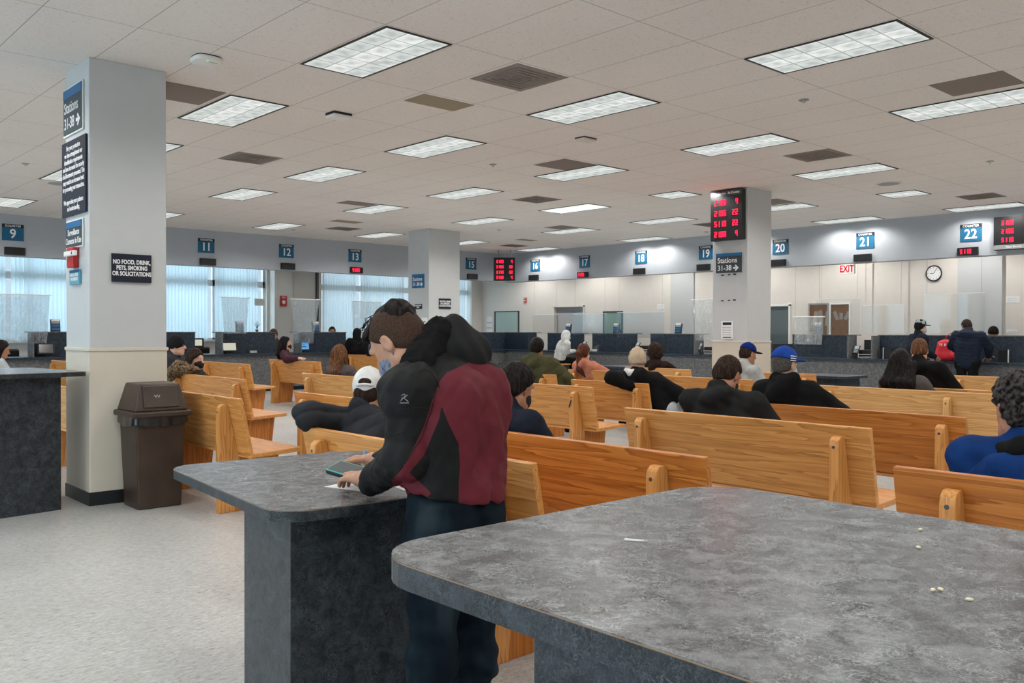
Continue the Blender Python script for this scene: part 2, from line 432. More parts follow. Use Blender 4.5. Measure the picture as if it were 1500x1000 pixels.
P4, P2 = light_proto(1.186), light_proto(.60)
U0, V0, DS = 3.789, 3.287, 2.4384
ORD = ['first', 'second', 'third', 'fourth', 'fifth', 'sixth']
def vrow(j): return 16.53 if j == 5 else V0+DS*j
ROWN = {0: 'the row nearest the camera', 1: 'the second row of lights', 2: 'the third row of lights', 3: 'the fourth row of lights', 4: 'the fifth row of lights', 5: 'the row by the blinds'}
skip = {(0, 0), (5, 2)}
for j in range(0, 6):
    n = 0
    for i in range(0, 6):
        if (i, j) in skip or (i, j) in ((5, 0), (4, 0), (3, 0)): continue
        x, y = U0+DS*i, vrow(j)
        small = (i, j) in ((3, 2), (4, 1))
        if small: y += .30; x -= 0
        lab = 'long recessed fluorescent ceiling light, %s from the street end of %s' % (ORD[n], ROWN[j])
        if small: lab = 'half-length square fluorescent ceiling light, %s in %s' % (ORD[n], ROWN[j])
        place_light(P2 if small else P4, x, y, lab, LENSB if (i, j) in ((3, 3),) else None); n += 1
place_light(P4, U0+DS*5, V0+DS*2, 'long recessed fluorescent ceiling light hugging the soffit above counter 21')
for p in (P4, P2):
    for ch in list(p.children): bpy.data.objects.remove(ch)
    bpy.data.objects.remove(p)

def vent_mat():
    m, nt, out = new_mat('smudged_vent_panel')
    b = pbsdf(nt, out, (.25, .22, .2), .8, .2)
    mp = coords(nt)
    n = N(nt, 'ShaderNodeTexNoise', i_Scale=7.0, i_Detail=4.0, i_Distortion=2.5); nt.links.new(mp.outputs[0], n.inputs['Vector'])
    g = N(nt, 'ShaderNodeTexGradient', gradient_type='SPHERICAL'); st = N(nt, 'ShaderNodeMapping'); st.inputs['Scale'].default_value = (3.2, 3.2, 1)
    nt.links.new(mp.outputs[0], st.inputs[0]); nt.links.new(st.outputs[0], g.inputs[0])
    r = ramp(nt, [(.32, (.10, .085, .08)), (.55, (.24, .21, .195)), (.7, (.33, .30, .28))]); nt.links.new(n.outputs['Fac'], r.inputs[0])
    mx = N(nt, 'ShaderNodeMixRGB'); mx.inputs[1].default_value = (.27, .24, .225, 1)
    nt.links.new(g.outputs['Fac'], mx.inputs[0]); nt.links.new(r.outputs[0], mx.inputs[2]); nt.links.new(mx.outputs[0], b.inputs['Base Color'])
    return m
VENT = vent_mat()
TAUPE = plain('taupe_return_panel', (.235, .20, .18), .8, .2)
TANP = plain('tan_tile', (.32, .27, .19), .8, .2)
def vent(x, y, label, ly=.585, kind='vent', lx=.575):
    t = thing('ceiling_vent', label, 'ceiling vent', (x, y, CEIL))
    mat = {'vent': VENT, 'dark': TAUPE, 'tan': TANP}[kind]
    MB().box(-lx/2, lx/2, -ly/2, ly/2, -.004, .002).build('panel', mat, t)
    if kind == 'vent':
        m = MB()
        for k in range(4):
            s = .22 - .05*k
            for a in (0, 1):
                for sg in (-1, 1):
                    if a == 0: m.box(-s, s, sg*s-.006, sg*s+.006, -.009, -.003)
                    else: m.box(sg*s-.006, sg*s+.006, -s, s, -.009, -.003)
        m.build('diffuser', TAUPE, t)
vent(5.03, 5.44, 'smudged square air vent in the ceiling, largest, above the middle of the hall')
vent(5.04, 6.53, 'tan half-size ceiling panel beside a black-rimmed exit light', .31, 'tan')
vent(3.15, 7.83, 'plain taupe return panel in the ceiling touching the near column and a light', .58, 'dark', .60)
vent(4.98, 10.22, 'smudged square ceiling vent just right of the near column')
vent(8.05, 12.64, 'plain taupe panel touching the light ahead of counter 13', .36, 'dark')
vent(9.24, 14.9, 'tan half-size ceiling panel above counters 12 and 13', .31, 'tan')
vent(9.85, 15.98, 'smudged small ceiling vent close to the counter 13 soffit', .50)
vent(8.08, 7.88, 'plain taupe panel touching the light in the middle of the ceiling', .55, 'dark')
vent(9.90, 10.28, 'smudged square ceiling vent left of the brightest distant light')
vent(12.93, 12.70, 'plain taupe panel touching a light above counter 17', .52, 'dark', .5)
vent(14.15, 15.03, 'tan half-size ceiling panel above counter 16', .25, 'tan', .5)
vent(14.88, 16.25, 'small smudged ceiling vent glowing red above the hanging number board', .45)
vent(9.84, 5.41, 'smudged square ceiling vent above the column with the number board')
vent(14.65, 5.32, 'smudged square ceiling vent above counter 22', .55)
vent(7.98, 2.94, 'plain taupe panel touching the light at the right edge of the ceiling', .58, 'dark', .52)
vent(12.86, 7.80, 'plain taupe panel half hidden behind the column with the number board', .42, 'dark')
vent(14.7, 10.33, 'smudged ceiling vent left of the column with the number board', .5)

t = thing('wireless_access_point', 'rounded white wireless box with a green dot on the ceiling by the near column', 'access point', (2.89, 6.67, CEIL))
mb = MB(); pts = []
for k in range(28):
    a = 2*PI*k/28; c, s = math.cos(a), math.sin(a)
    pts.append((.105*abs(c)**.6*(1 if c > 0 else -1), .105*abs(s)**.6*(1 if s > 0 else -1)))
mb.prism(pts, 2, -.045, -.006); mb.build('housing', WHITE, t, bevel=.012, smooth=True)
MB().prism([(x*.93, y*.93) for x, y in pts], 2, -.007, .001).build('mounting_plate', BLACK, t)
MB().cyl((-.02, -.075, -.047), (-.02, -.075, -.044), .006).build('status_light', emis('green_led', (.05, 1, .5), 3), t)
MB().box(.0, .07, -.055, -.047, -.0465, -.044).build('nameplate', MIDG, t)
t = thing('ceiling_beacon', 'white ceiling fitting with a black upper rim left of the tan panel', 'ceiling fitting', (4.58, 7.52, CEIL))
MB().box(-.10, .10, -.08, .08, -.05, -.02).build('housing', WHITE, t, bevel=.012); MB().box(-.10, .10, -.08, .08, -.021, 0).build('rim', BLACK, t)
t = thing('ceiling_beacon', 'thin white ceiling fitting below the light in the middle of the ceiling', 'ceiling fitting', (7.13, 6.64, CEIL))
MB().box(-.10, .10, -.07, .07, -.035, -.012).build('housing', WALLC, t, bevel=.01); MB().box(-.10, .10, -.07, .07, -.013, 0).build('rim', DARKG, t)
for x, y, lb in ((12.4, 5.73, 'round ceiling loudspeaker above counters 20 and 21'), (3.82, 13.83, 'round ceiling loudspeaker above counter 9')):
    t = thing('ceiling_speaker', lb, 'ceiling speaker', (x, y, CEIL))
    MB().cyl((0, 0, -.012), (0, 0, .001), .17, n=28).build('rim', WALLC, t); MB().cyl((0, 0, -.016), (0, 0, -.011), .14, n=28).build('grille', MIDG, t)
for x, y, lb in ((7.39, 4.20, 'small sprinkler in the ceiling between the two right-hand near lights'), (11.71, 4.15, 'small pale sprinkler at the right edge of the ceiling'), (7.40, 8.48, 'small sprinkler in the middle of the ceiling'), (3.06, 12.5, 'small sprinkler left of the near column'), (9.2, 16.9, 'small sprinkler above counter 12'), (12.3, 13.9, 'small sprinkler right of the middle column top'), (13.3, 9.3, 'small sprinkler beside the column with the number board')):
    t = thing('sprinkler', lb, 'sprinkler', (x, y, CEIL))
    MB().cyl((0, 0, -.006), (0, 0, 0), .045).build('escutcheon', MIDG, t); MB().cyl((0, 0, -.03), (0, 0, -.006), .014).build('head', STEEL, t)

# ------------------------------------------------------------------ windows with vertical blinds
def blind_mat():
    m, nt, out = new_mat('vinyl_blind_slat')
    d = N(nt, 'ShaderNodeBsdfDiffuse'); d.inputs[0].default_value = (.62, .62, .60, 1)
    tr = N(nt, 'ShaderNodeBsdfTranslucent'); tr.inputs[0].default_value = (.50, .60, .64, 1)
    mx = N(nt, 'ShaderNodeMixShader'); mx.inputs[0].default_value = .55
    nt.links.new(d.outputs[0], mx.inputs[1]); nt.links.new(tr.outputs[0], mx.inputs[2]); nt.links.new(mx.outputs[0], out.inputs[0])
    return m
BLIND = blind_mat()
struct(STREET_SLATS.build('window_blinds_street', BLIND))
def glass_mat(name, tint=(1, 1, 1), gloss=.06, rough=.0):
    m, nt, out = new_mat(name)
    t = N(nt, 'ShaderNodeBsdfTransparent'); t.inputs[0].default_value = (*tint, 1)
    g = N(nt, 'ShaderNodeBsdfGlossy'); g.inputs['Roughness'].default_value = rough
    lw = N(nt, 'ShaderNodeLayerWeight'); lw.inputs[0].default_value = .25
    ml = N(nt, 'ShaderNodeMath', operation='MULTIPLY_ADD'); ml.inputs[1].default_value = .5; ml.inputs[2].default_value = gloss
    nt.links.new(lw.outputs['Fresnel'], ml.inputs[0])
    mx = N(nt, 'ShaderNodeMixShader'); nt.links.new(ml.outputs[0], mx.inputs[0])
    nt.links.new(t.outputs[0], mx.inputs[1]); nt.links.new(g.outputs[0], mx.inputs[2]); nt.links.new(mx.outputs[0], out.inputs[0])
    return m
GLASS = glass_mat('window_glass', (.95, .98, 1))
ACRY = glass_mat('clear_acrylic', (.96, .97, .97), .05, .05)
def window(n, x0, x1):
    o = struct(thing('window_%d' % n, '', '', (0, 0, 0))); del o['label']; del o['category']
    y = BV+.16
    f = MB()
    for x in [x0] + [x0+(x1-x0)*k/max(1, round((x1-x0)/1.45)) for k in range(1, max(1, round((x1-x0)/1.45)))] + [x1-.06]: f.box(x, x+.06, y-.04, y+.04, 1.1, 3.1)
    for z in (1.1, 2.46, 3.04): f.box(x0, x1, y-.04, y+.04, z, z+(.16 if z == 2.46 else .06))
    f.build('window_frame', plain('window_mullion', (.70, .72, .72), .5), o)
    MB().box(x0, x1, y-.004, y+.004, 1.1, 3.1).build('window_pane', GLASS, o)
wins = [(1.0, 11.0), (12.62, 17.98)]
for k, (a, b) in enumerate(wins): window(k+1, a, b)
def blind(x0, x1, label, ang=16, lo=1.12):
    t = thing('vertical_blind', label, 'vertical blind', (x0, BV-.02, 0))
    MB().box(0, x1-x0, -.03, .02, 3.06, 3.11).build('headrail', WHITE, t)
    m = MB(); n = int((x1-x0)/.083); a = math.radians(ang)
    for k in range(n):
        x = .03 + k*.083; c, s = .044*math.cos(a), .044*math.sin(a)
        m.add([(x-c, -s, lo), (x, -.006, lo), (x+c, s, lo), (x-c, -s, 3.07), (x, -.006, 3.07), (x+c, s, 3.07)], [(0, 1, 4, 3), (1, 2, 5, 4)])
    m.build('slats', BLIND, t)
blind(1.0, 4.95, 'long pale blue vertical blind behind counter 9 at the left edge')
blind(5.0, 9.46, 'pale blue vertical blind between the near column and the clear plastic sheet')
blind(9.58, 10.82, 'pale blue vertical blind behind counter 11, right of a bright gap')
blind(12.64, 13.72, 'cream vertical blind behind counter 12, right of a dark strip')
blind(13.88, 15.42, 'cream vertical blind behind counter 13')
blind(15.5, 17.92, 'cream vertical blind behind counter 15 in the corner')

# ------------------------------------------------------------------ counters
def counter(name, label, along, runs):
    t = thing(name, label, 'counter', (0, 0, 0))
    return t
t = thing('service_counter', 'long grey L-shaped service counter with dark top under the numbered signs', 'counter', (0, 0, 0))
CL, CR = 18.28, 16.42
MB().box(-4, CR+.02, CL, CL+.03, .09, .80).box(CR, CR+.03, -4, CL+.02, .09, .80).build('front_panel', LAMG, t)
MB().box(-4, CR+.1, CL+.06, CL+.10, 0, .09).box(CR+.06, CR+.10, -4, CL+.1, 0, .09).build('toe_kick', BLACK, t)
MB().prism([(-4, CL-.05), (CR-.05, CL-.05), (CR-.05, -4), (CR+.8, -4), (CR+.8, CL+.8), (-4, CL+.8)], 2, .80, .84).build('worktop', LAMD, t)

def screen_l(x0, x1, label, retL=True, retR=False):
    t = thing('privacy_partition', label, 'privacy partition', (x0, CL+.30, .84), group='navy counter partitions'); t['kind'] = 'thing'
    w = x1-x0
    MB().box(0, w, 0, .03, 0, .46).build('panel', LAMD, t)
    MB().box(-.01, w+.01, -.01, .20, .46, .478).build('cap_shelf', LAMG, t)
    if retL: MB().box(0, .03, -.30, 0, 0, .46).build('side_return', LAMG, t)
    if retR: MB().box(w-.03, w, -.30, 0, 0, .46).build('side_return', LAMD, t)
def screen_r(y1, y0, label, retN=False, retF=False):
    t = thing('privacy_partition', label, 'privacy partition', (CR+.30, y0, .84), group='navy counter partitions'); t['kind'] = 'thing'
    w = y1-y0
    MB().box(0, .03, 0, w, 0, .445).build('panel', LAMD, t)
    MB().box(-.01, .20, -.01, w+.01, .445, .463).build('cap_shelf', LAMG, t)
    if retN: MB().box(-.30, 0, 0, .03, 0, .445).build('side_return', LAMG, t)
    if retF: MB().box(-.30, 0, w-.03, w, 0, .445).build('side_return', LAMG, t)
screen_l(4.58, 6.05, 'navy counter partition below counter sign 9 with a tablet before it')
screen_l(6.35, 7.80, 'navy counter partition half hidden by the near column, below counter sign 11')
screen_l(8.26, 9.66, 'navy counter partition between counter signs 11 and 12 with an acrylic card stand')
screen_l(10.14, 11.52, 'navy counter partition below counter signs 12 and 13 with a lit blue tablet')
screen_l(12.0, 13.45, 'navy counter partition behind the head of the stooping man')
tt = thing('privacy_partition', 'navy counter partition wrapping around the corner of the counter under counter 15', 'privacy partition', (0, 0, .84), group='navy counter partitions'); tt['kind'] = 'thing'
MB().box(14.2, CR+.33, CL+.30, CL+.33, 0, .46).box(CR+.30, CR+.33, 17.38, CL+.30, 0, .46).build('panel', LAMD, tt)
MB().box(14.2, CR+.33, CL+.29, CL+.5, .46, .478).box(CR+.29, CR+.5, 17.37, CL+.30, .46, .478).build('cap_shelf', LAMG, tt)
MB().box(CR, CR+.3, 17.38, 17.41, 0, .48).build('side_return', LAMD, tt)
screen_r(16.93, 15.62, 'navy counter partition under counter sign 17, behind the person in a white hoodie')
screen_r(15.32, 13.87, 'navy counter partition under counter sign 18, between two hanging clear screens')
screen_r(13.45, 11.95, 'navy counter partition just left of the column with the number board', True)
screen_r(9.72, 8.35, 'navy counter partition under counter sign 21 with a card terminal at its right end', True)
screen_r(7.90, 4.0, 'long navy counter partition behind the two standing customers', False, True)

# clear hanging screens with wires
def hang_r(y1, y0, z0, z1, label, mat, dx=.05):
    t = thing('clear_screen', label, 'clear screen', (CR+dx, y0, 0), group='hanging clear screens')
    w = y1-y0
    MB().box(0, .008, 0, w, z0, z1).build('pane', mat, t)
    MB().box(-.004, .012, 0, w, z1, z1+.012).build('top_rail', WHITE, t)
    MB().cyl((.004, .06, z1), (.004, .06, 2.70), .0025, n=6).cyl((.004, w-.06, z1), (.004, w-.06, 2.70), .0025, n=6).build('wires', MIDG, t)
PLEX = glass_mat('plexiglass', (.965, .97, .965), .02, .03)
FILM = glass_mat('plastic_film', (.90, .92, .93), .07, .10)
def crinkle():
    m, nt, out = new_mat('crinkled_plastic')
    t = N(nt, 'ShaderNodeBsdfTransparent'); t.inputs[0].default_value = (.88, .92, .94, 1)
    g = N(nt, 'ShaderNodeBsdfGlossy'); g.inputs['Roughness'].default_value = .12; g.inputs[0].default_value = (1, 1, 1, 1)
    d = N(nt, 'ShaderNodeBsdfTranslucent'); d.inputs[0].default_value = (.75, .82, .84, 1)
    mp = coords(nt, (1, 1, .45))
    n = N(nt, 'ShaderNodeTexNoise', i_Scale=11.0, i_Detail=4.0, i_Distortion=2.0); nt.links.new(mp.outputs[0], n.inputs['Vector'])
    bp = N(nt, 'ShaderNodeBump'); bp.inputs['Strength'].default_value = 1.0; bp.inputs['Distance'].default_value = .12
    nt.links.new(n.outputs['Fac'], bp.inputs['Height']); nt.links.new(bp.outputs[0], g.inputs['Normal'])
    a = N(nt, 'ShaderNodeMixShader'); a.inputs[0].default_value = .30; nt.links.new(t.outputs[0], a.inputs[1]); nt.links.new(d.outputs[0], a.inputs[2])
    b = N(nt, 'ShaderNodeMixShader'); b.inputs[0].default_value = .30; nt.links.new(a.outputs[0], b.inputs[1]); nt.links.new(g.outputs[0], b.inputs[2])
    nt.links.new(b.outputs[0], out.inputs[0]); return m
CRINK = crinkle()
def film(p0, p1, z0, z1, label, taper=0.0, ny=26, nz=30, amp=.02):
    """a clear plastic sheet hung from a rail between two floor-plan points"""
    t = thing('plastic_sheet', label, 'plastic sheet', (p0[0], p0[1], 0), group='hung plastic sheets')
    dx, dy = p1[0]-p0[0], p1[1]-p0[1]; L = math.hypot(dx, dy); ux, uy = dx/L, dy/L; nx_, ny_ = uy, -ux
    vs = []; ph = [rng.uniform(0, 6.28) for _ in range(4)]
    for j in range(nz+1):
        z = z1-(z1-z0)*j/nz; s = j/nz
        for i in range(ny+1):
            q = i/ny
            a = L*(q + (.5-q)*taper*s*(1 if q > .5 else .3))
            o = amp*(.3+s)*(math.sin(19*q+3*s+ph[0])+.6*math.sin(37*q-5*s+ph[1])+.5*math.sin(11*s+13*q+ph[2]))
            vs.append((ux*a+nx_*o, uy*a+ny_*o, z))
    fs = [(j*(ny+1)+i, j*(ny+1)+i+1, (j+1)*(ny+1)+i+1, (j+1)*(ny+1)+i) for j in range(nz) for i in range(ny)]
    m = MB(); m.v = vs; m.f = fs
    m.build('sheet', CRINK, t, smooth=True)
    MB().cyl((-ux*.03, -uy*.03, z1+.006), (dx+ux*.03, dy+uy*.03, z1+.006), .010, n=8).build('rail', WHITE, t)
    m = MB()
    for q in (.06, .94): m.cyl((dx*q, dy*q, z1), (dx*q, dy*q, 2.72), .002, n=5)
    m.build('wires', MIDG, t)
film((8.30, 18.36), (8.92, 18.36), 1.28, 2.06, 'crumpled clear plastic sheet hung above the counter 11 partition', .25)
film((9.95, 18.36), (10.66, 18.36), 1.05, 2.06, 'crumpled clear plastic sheet tapering down beside the red alarm plate', .45)
film((11.55, 18.36), (12.40, 18.36), 1.10, 2.05, 'bluish crumpled plastic sheet hung above the person in black at counter 13', .2)
film((3.9, 18.36), (4.9, 18.36), 1.10, 2.0, 'clear plastic sheet hung left of the near column', .1)
film((16.47, 12.05), (16.47, 11.35), 1.15, 2.06, 'crumpled clear plastic sheet hung just left of the column with the number board', .3)
film((16.47, 9.55), (16.47, 8.9), 1.1, 1.65, 'short clear plastic sheet right of the column with the number board', .1)
hang_r(17.25, 16.30, 1.27, 1.78, 'rounded clear screen hung above the partition of counter 16', PLEX)
hang_r(15.75, 14.62, 1.25, 1.78, 'clear screen hung above counter 17 reflecting the windows', FILM)
hang_r(14.28, 12.85, 1.20, 1.80, 'wide clear screen hung above counter 18 with wavy reflections', FILM)
hang_r(9.05, 8.15, 1.33, 2.00, 'clear screen hung in front of the glazed bulletin board', PLEX)
hang_r(8.10, 7.30, 1.33, 1.86, 'low clear screen hung left of the man in a grey cap', PLEX)
hang_r(6.95, 5.9, 1.33, 2.04, 'tall clear screen hung below counter sign 22', PLEX)

# ------------------------------------------------------------------ fittings on the walls behind
o = struct(thing('window_3', '', '', (BU, 0, 0))); del o['label']; del o['category']
MB().box(-.03, .0, 19.85, 20.98, 1.0, 1.03).box(-.03, 0, 20.94, 20.98, 1.0, 1.95).box(-.03, 0, 19.85, 19.89, 1.0, 1.95).box(-.03, 0, 19.85, 20.98, 1.93, 1.96).build('window_frame', DARKG, o)
m = MB()
for k in range(13): m.box(-.02, -.012, 19.91+k*.078, 19.975+k*.078, 1.02, 1.93)
m.build('slats', plain('green_tinted_blind', (.42, .55, .52), .7), o)
MB().box(-.008, -.003, 19.89, 20.94, 1.03, 1.93).build('window_pane', plain('dim_glass', (.20, .30, .30), .2, .5), o)
o = struct(thing('window_4', '', '', (BU, 0, 0))); del o['label']; del o['category']
MB().box(-.03, 0, 15.74, 15.78, .9, 1.90).box(-.03, 0, 16.40, 16.44, .9, 1.90).box(-.03, 0, 15.74, 16.44, 1.86, 1.90).build('window_frame', DARKG, o)
MB().box(-.012, -.004, 15.78, 16.40, .9, 1.86).build('window_pane', plain('green_glass', (.22, .33, .30), .25, .5), o)
o = struct(thing('door_1', '', '', (BU, 17.15, 0))); del o['label']; del o['category']
MB().box(-.02, .2, 0, .05, 0, 2.08).box(-.02, .2, 1.20, 1.25, 0, 2.08).box(-.02, .2, 0, 1.25, 2.04, 2.09).build('door_frame', WALLC, o)
MB().box(.10, .14, .05, 1.20, 0, 2.04).build('door_leaf', plain('grey_door', (.40, .41, .42), .5), o)
o = struct(thing('door_2', '', '', (BU, 10.74, 0))); del o['label']; del o['category']
MB().box(-.03, .12, 0, .05, 0, 1.98).box(-.03, .12, .57, .62, 0, 1.98).box(-.03, .12, 0, .62, 1.94, 1.99).build('door_frame', WHITE, o)
MB().box(.03, .04, .05, .57, .0, 1.94).build('door_pane', plain('reflecting_glass', (.10, .13, .14), .03, 1.0), o)
t = thing('bulletin_board', 'glazed cork bulletin board in a pale metal frame behind counter 21', 'bulletin board', (BU-.03, 9.28, 1.26))
CORK = plain('cork', (.36, .15, .055), .9, .2, var=.25, vscale=30)
for k in (0, 1):
    a = .02+k*.50
    MB().box(.015, .028, a+.03, a+.46, .03, .70).build('cork_panel', CORK, t)
    MB().box(-.01, .028, a, a+.035, 0, .73).box(-.01, .028, a+.455, a+.49, 0, .73).box(-.01, .028, a+.035, a+.455, 0, .035).box(-.01, .028, a+.035, a+.455, .695, .73).build('frame', MIDG if k else WHITE, t)
    MB().box(-.004, -.001, a+.035, a+.455, .035, .695).build('glass', ACRY, t)
NT = plain('notice_paper', (.55, .48, .42), .8)
for k, (a, z, w, h, r) in enumerate(((.56, .28, .10, .32, .1), (.72, .26, .09, .36, -.05), (.84, .30, .10, .3, .15), (.10, .40, .08, .2, .5), (.24, .42, .08, .14, 0), (.36, .40, .08, .2, -.4))):
    p = MB().box(.010, .013, -w/2, w/2, -h/2, h/2).build('notice', NT, t); p.location = (0, a, z+h/2-.05); p.rotation_euler = (r, 0, 0)
t = thing('wall_clock', 'round white wall clock with a black rim behind counter 22', 'clock', (BU-.03, 7.55, 2.54))
c = MB(); c.tube([(0, .15*math.cos(2*PI*k/40), .15*math.sin(2*PI*k/40)) for k in range(40)], .014, 8, True); c.build('rim', BLACK, t, smooth=True)
MB().cyl((-.004, 0, 0), (.02, 0, 0), .145, n=40).build('dial', PAPER, t)
m = MB()
for k in range(12):
    a = PI/2-2*PI*k/12; p = (-.006, -.125*math.cos(a), .125*math.sin(a)); q = (-.006, -.105*math.cos(a), .105*math.sin(a)); m.cyl(p, q, .004, n=5)
m.build('hour_marks', BLACK, t)
for nm, an, ln, r in (('hour_hand', 266, .07, .005), ('minute_hand', 33, .105, .004)):
    a = math.radians(90-an); MB().cyl((-.009, 0, 0), (-.009, -ln*math.cos(a), ln*math.sin(a)), r, n=6).build(nm, BLACK, t)
t = thing('exit_sign', 'white exit sign with red letters under the soffit below counter 21', 'exit sign', (17.6, 9.0, 2.66))
MB().box(0, .05, -.16, .16, -.10, .10).cyl((.025, -.1, .1), (.025, -.1, .80), .004, n=6).cyl((.025, .1, .1), (.025, .1, .80), .004, n=6).build('housing', WHITE, t)
text('lettering', 'EXIT', .20, SIGNRED, t, (-.003, 0, 0), ROT_U, .004, sx=.75)
for (a, p, lb) in (('alarm_plate', (11.31, BV-.29, 2.12), 'red fire alarm plate on the pier between the windows'), ('alarm_plate', (BU-.01, 19.57, 2.28), 'small red alarm plate on the wall behind counter 16')):
    big = p[0] < 12
    t = thing(a, lb, 'fire alarm', p, 0 if big else -PI/2)
    s = 1.0 if big else .55
    MB().box(-.09*s, .09*s, -.03, 0, -.14*s, .14*s).build('plate', RED, t)
    MB().cyl((0, -.035, -.03*s), (0, -.03, -.03*s), .05*s).build('strobe', WHITE, t)
    text('lettering', 'FIRE', .06*s, WHITE, t, (0, -.032, .09*s), ROT_V, .001)
t = tag(MB().box(10.62, 10.9, BV-.06, BV-.045, 1.99, 2.17).build('beige_plate', WALLC), 'small beige plate hanging before the blind behind counter 11', 'plate')
for nm, x0, y0, z0, w, h, lb in (('paper_notice', BU-.006, 5.97, 1.92, .24, .12, 'white notice on the wall right of the grey recess'), ('paper_notice', BU-.006, 14.36, 1.94, .22, .12, 'white notice on the wall left of the grey recess behind counter 18'), ('paper_notice', BU-.006, 21.1, 1.28, .28, .52, 'pale notice sheet at the corner behind counter 15'), ('paper_notice', BU-.006, 6.0, 1.35, .2, .06, 'small typed notice low on the wall at the right edge'), ('paper_notice', BU-.06, 11.5, 2.02, .12, .2, 'white card just right of the column with the number board')):
    t = thing(nm, lb, 'notice', (x0, y0, z0))
    MB().box(0, .004, 0, w, 0, h).build('sheet', PAPER, t)
    MB().box(-.001, 0, .02, w-.02, h*.3, h*.33).box(-.001, 0, .02, w-.02, h*.6, h*.63).build('print', LBLUE, t)
# ------------------------------------------------------------------ counter signs and small number displays
SIGNB = plain('counter_sign_blue', (.012, .12, .23), .5, .3)
def sevenseg(mb, s, h, x, z, put):
    """dot-matrix like digits built from bars; put(a, b) -> 3D vertex from board coordinates"""
    w, th = h*.46, h*.15
    S = {'0': 'abcdef', '1': 'bc', '2': 'abged', '5': 'afgcd', '6': 'afgedc', '8': 'abcdefg', '9': 'abcdfg', '4': 'fgbc', ' ': ''}
    R = {'a': (0, w, h-th, h), 'd': (0, w, 0, th), 'g': (0, w, h/2-th/2, h/2+th/2), 'f': (0, th, h/2, h), 'e': (0, th, 0, h/2), 'b': (w-th, w, h/2, h), 'c': (w-th, w, 0, h/2)}
    for ch in s:
        for seg in S[ch]:
            a0, a1, b0, b1 = R[seg]; g = th*.10
            vs = [put(x+a0+g, z+b0+g, 0), put(x+a1-g, z+b0+g, 0), put(x+a1-g, z+b1-g, 0), put(x+a0+g, z+b1-g, 0),
                  put(x+a0+g, z+b0+g, .002), put(x+a1-g, z+b0+g, .002), put(x+a1-g, z+b1-g, .002), put(x+a0+g, z+b1-g, .002)]
            mb.add(vs, [(0,1,2,3),(4,7,6,5),(0,4,5,1),(1,5,6,2),(2,6,7,3),(3,7,4,0)])
        x += w*1.42
    return x
LITN = {'13': '5109', '17': '2106', '22': '5110'}
WORD_ = {'9': 'nine', '11': 'eleven', '12': 'twelve', '13': 'thirteen', '15': 'fifteen', '16': 'sixteen', '17': 'seventeen', '18': 'eighteen', '19': 'nineteen', '20': 'twenty', '21': 'twenty-one', '22': 'twenty-two'}
def csign(n, side, c, z):
    if side == 'L':
        t = thing('counter_sign', 'blue counter sign with the number %s on the soffit' % WORD_[n], 'counter sign', (c, SL, z), 0)
    else:
        t = thing('counter_sign', 'blue counter sign with the number %s on the soffit' % WORD_[n], 'counter sign', (SR, c, z), -PI/2)
    w, h = .355, .30
    MB().box(-w/2, w/2, -.014, 0, -h/2, h/2).build('panel', SIGNB, t)
    MB().box(-w/2, w/2, -.016, -.013, h/2-.065, h/2).build('header', BLACK, t)
    text('heading', 'COUNTER', .052, TXT, t, (0, -.017, h/2-.034), (PI/2, 0, 0), .0012, sp=1.15)
    text('number', n, .235, TXT, t, (0, -.0155, -.03), (PI/2, 0, 0), .004, sx=.92)
    d = thing('number_display', ('lit red display under the blue counter %s sign' if n in LITN else 'dark unlit display under the blue counter %s sign') % WORD_[n], 'number display', (c+(.025 if side == 'L' else 0), SL-.03, 2.79) if side == 'L' else (SR-.03, c+.04, 2.765), 0 if side == 'L' else -PI/2, group='counter number displays')
    MB().box(-.17, .17, -.03, .03, -.07, .07).build('case', BLACK, d, bevel=.006)
    if n in LITN:
        m = MB(); sevenseg(m, LITN[n], .075, -.115, -.038, lambda a, b, q: (a, -.032-q, b)); m.build('digits', LED, d)
for n, u in (('9', 4.245), ('10', 6.07), ('11', 7.89), ('12', 9.745), ('13', 11.54), ('15', 15.13)):
    if n == '10': continue
    csign(n, 'L', u, 3.13)
for n, v in (('16', 17.04), ('17', 15.26), ('18', 13.45), ('19', 11.63), ('20', 9.80), ('21', 8.0), ('22', 6.10)): csign(n, 'R', v, 3.09)

ROWS = ['2109 4', '2106 22', '5110 22', '2108 4']
def led_board(label, loc, rz, w, h, rows, head=None, foot=False, posts=False):
    t = thing('number_board', label, 'number board', loc, rz)
    MB().box(-w/2, w/2, -.10, 0, 0, h).build('case', BLACK, t, bevel=.006)
    m = MB(); n = len(rows); top = h-(.095 if head and not foot else .03); bot = .10 if foot else .02
    step = (top-bot)/n; dh = step*.52
    for k, r in enumerate(rows):
        a, b = r.split(); z = top-step*(k+1)+step*.2
        put = lambda x, q, y: (x, -.101-y, q)
        sevenseg(m, a, dh, -w*.36, z, put); wd = len(b)*dh*.46*1.42; sevenseg(m, b, dh, w*.40-wd, z, put)
    m.build('digits', LED, t)
    if head:
        zz = .045 if foot else h-.045
        MB().box(-w/2+.004, w/2-.004, -.103, -.098, zz-.036, zz+.036).build('caption_strip', MIDG if foot else DARKG, t)
        text('caption', head, .048 if not foot else .052, TXT, t, (0, -.1035, zz), (PI/2, 0, 0), .001, sx=.9)
    if posts: MB().cyl((-w*.28, -.05, h), (-w*.28, -.05, CEIL-loc[2]), .016).cyl((w*.28, -.05, h), (w*.28, -.05, CEIL-loc[2]), .016).build('hanger', MIDG, t)
led_board('tall red number board mounted high on the column, captioned Now Serving At Counter', (11.282, 7.595, 2.705), -PI/2, .545, .735, ROWS, 'Now Serving   At Counter')
led_board('red number board hung from two white rods before the corner of the soffit', (15.55, 17.35, 2.66), math.radians(-45), .56, .60, ROWS, None, posts=True)
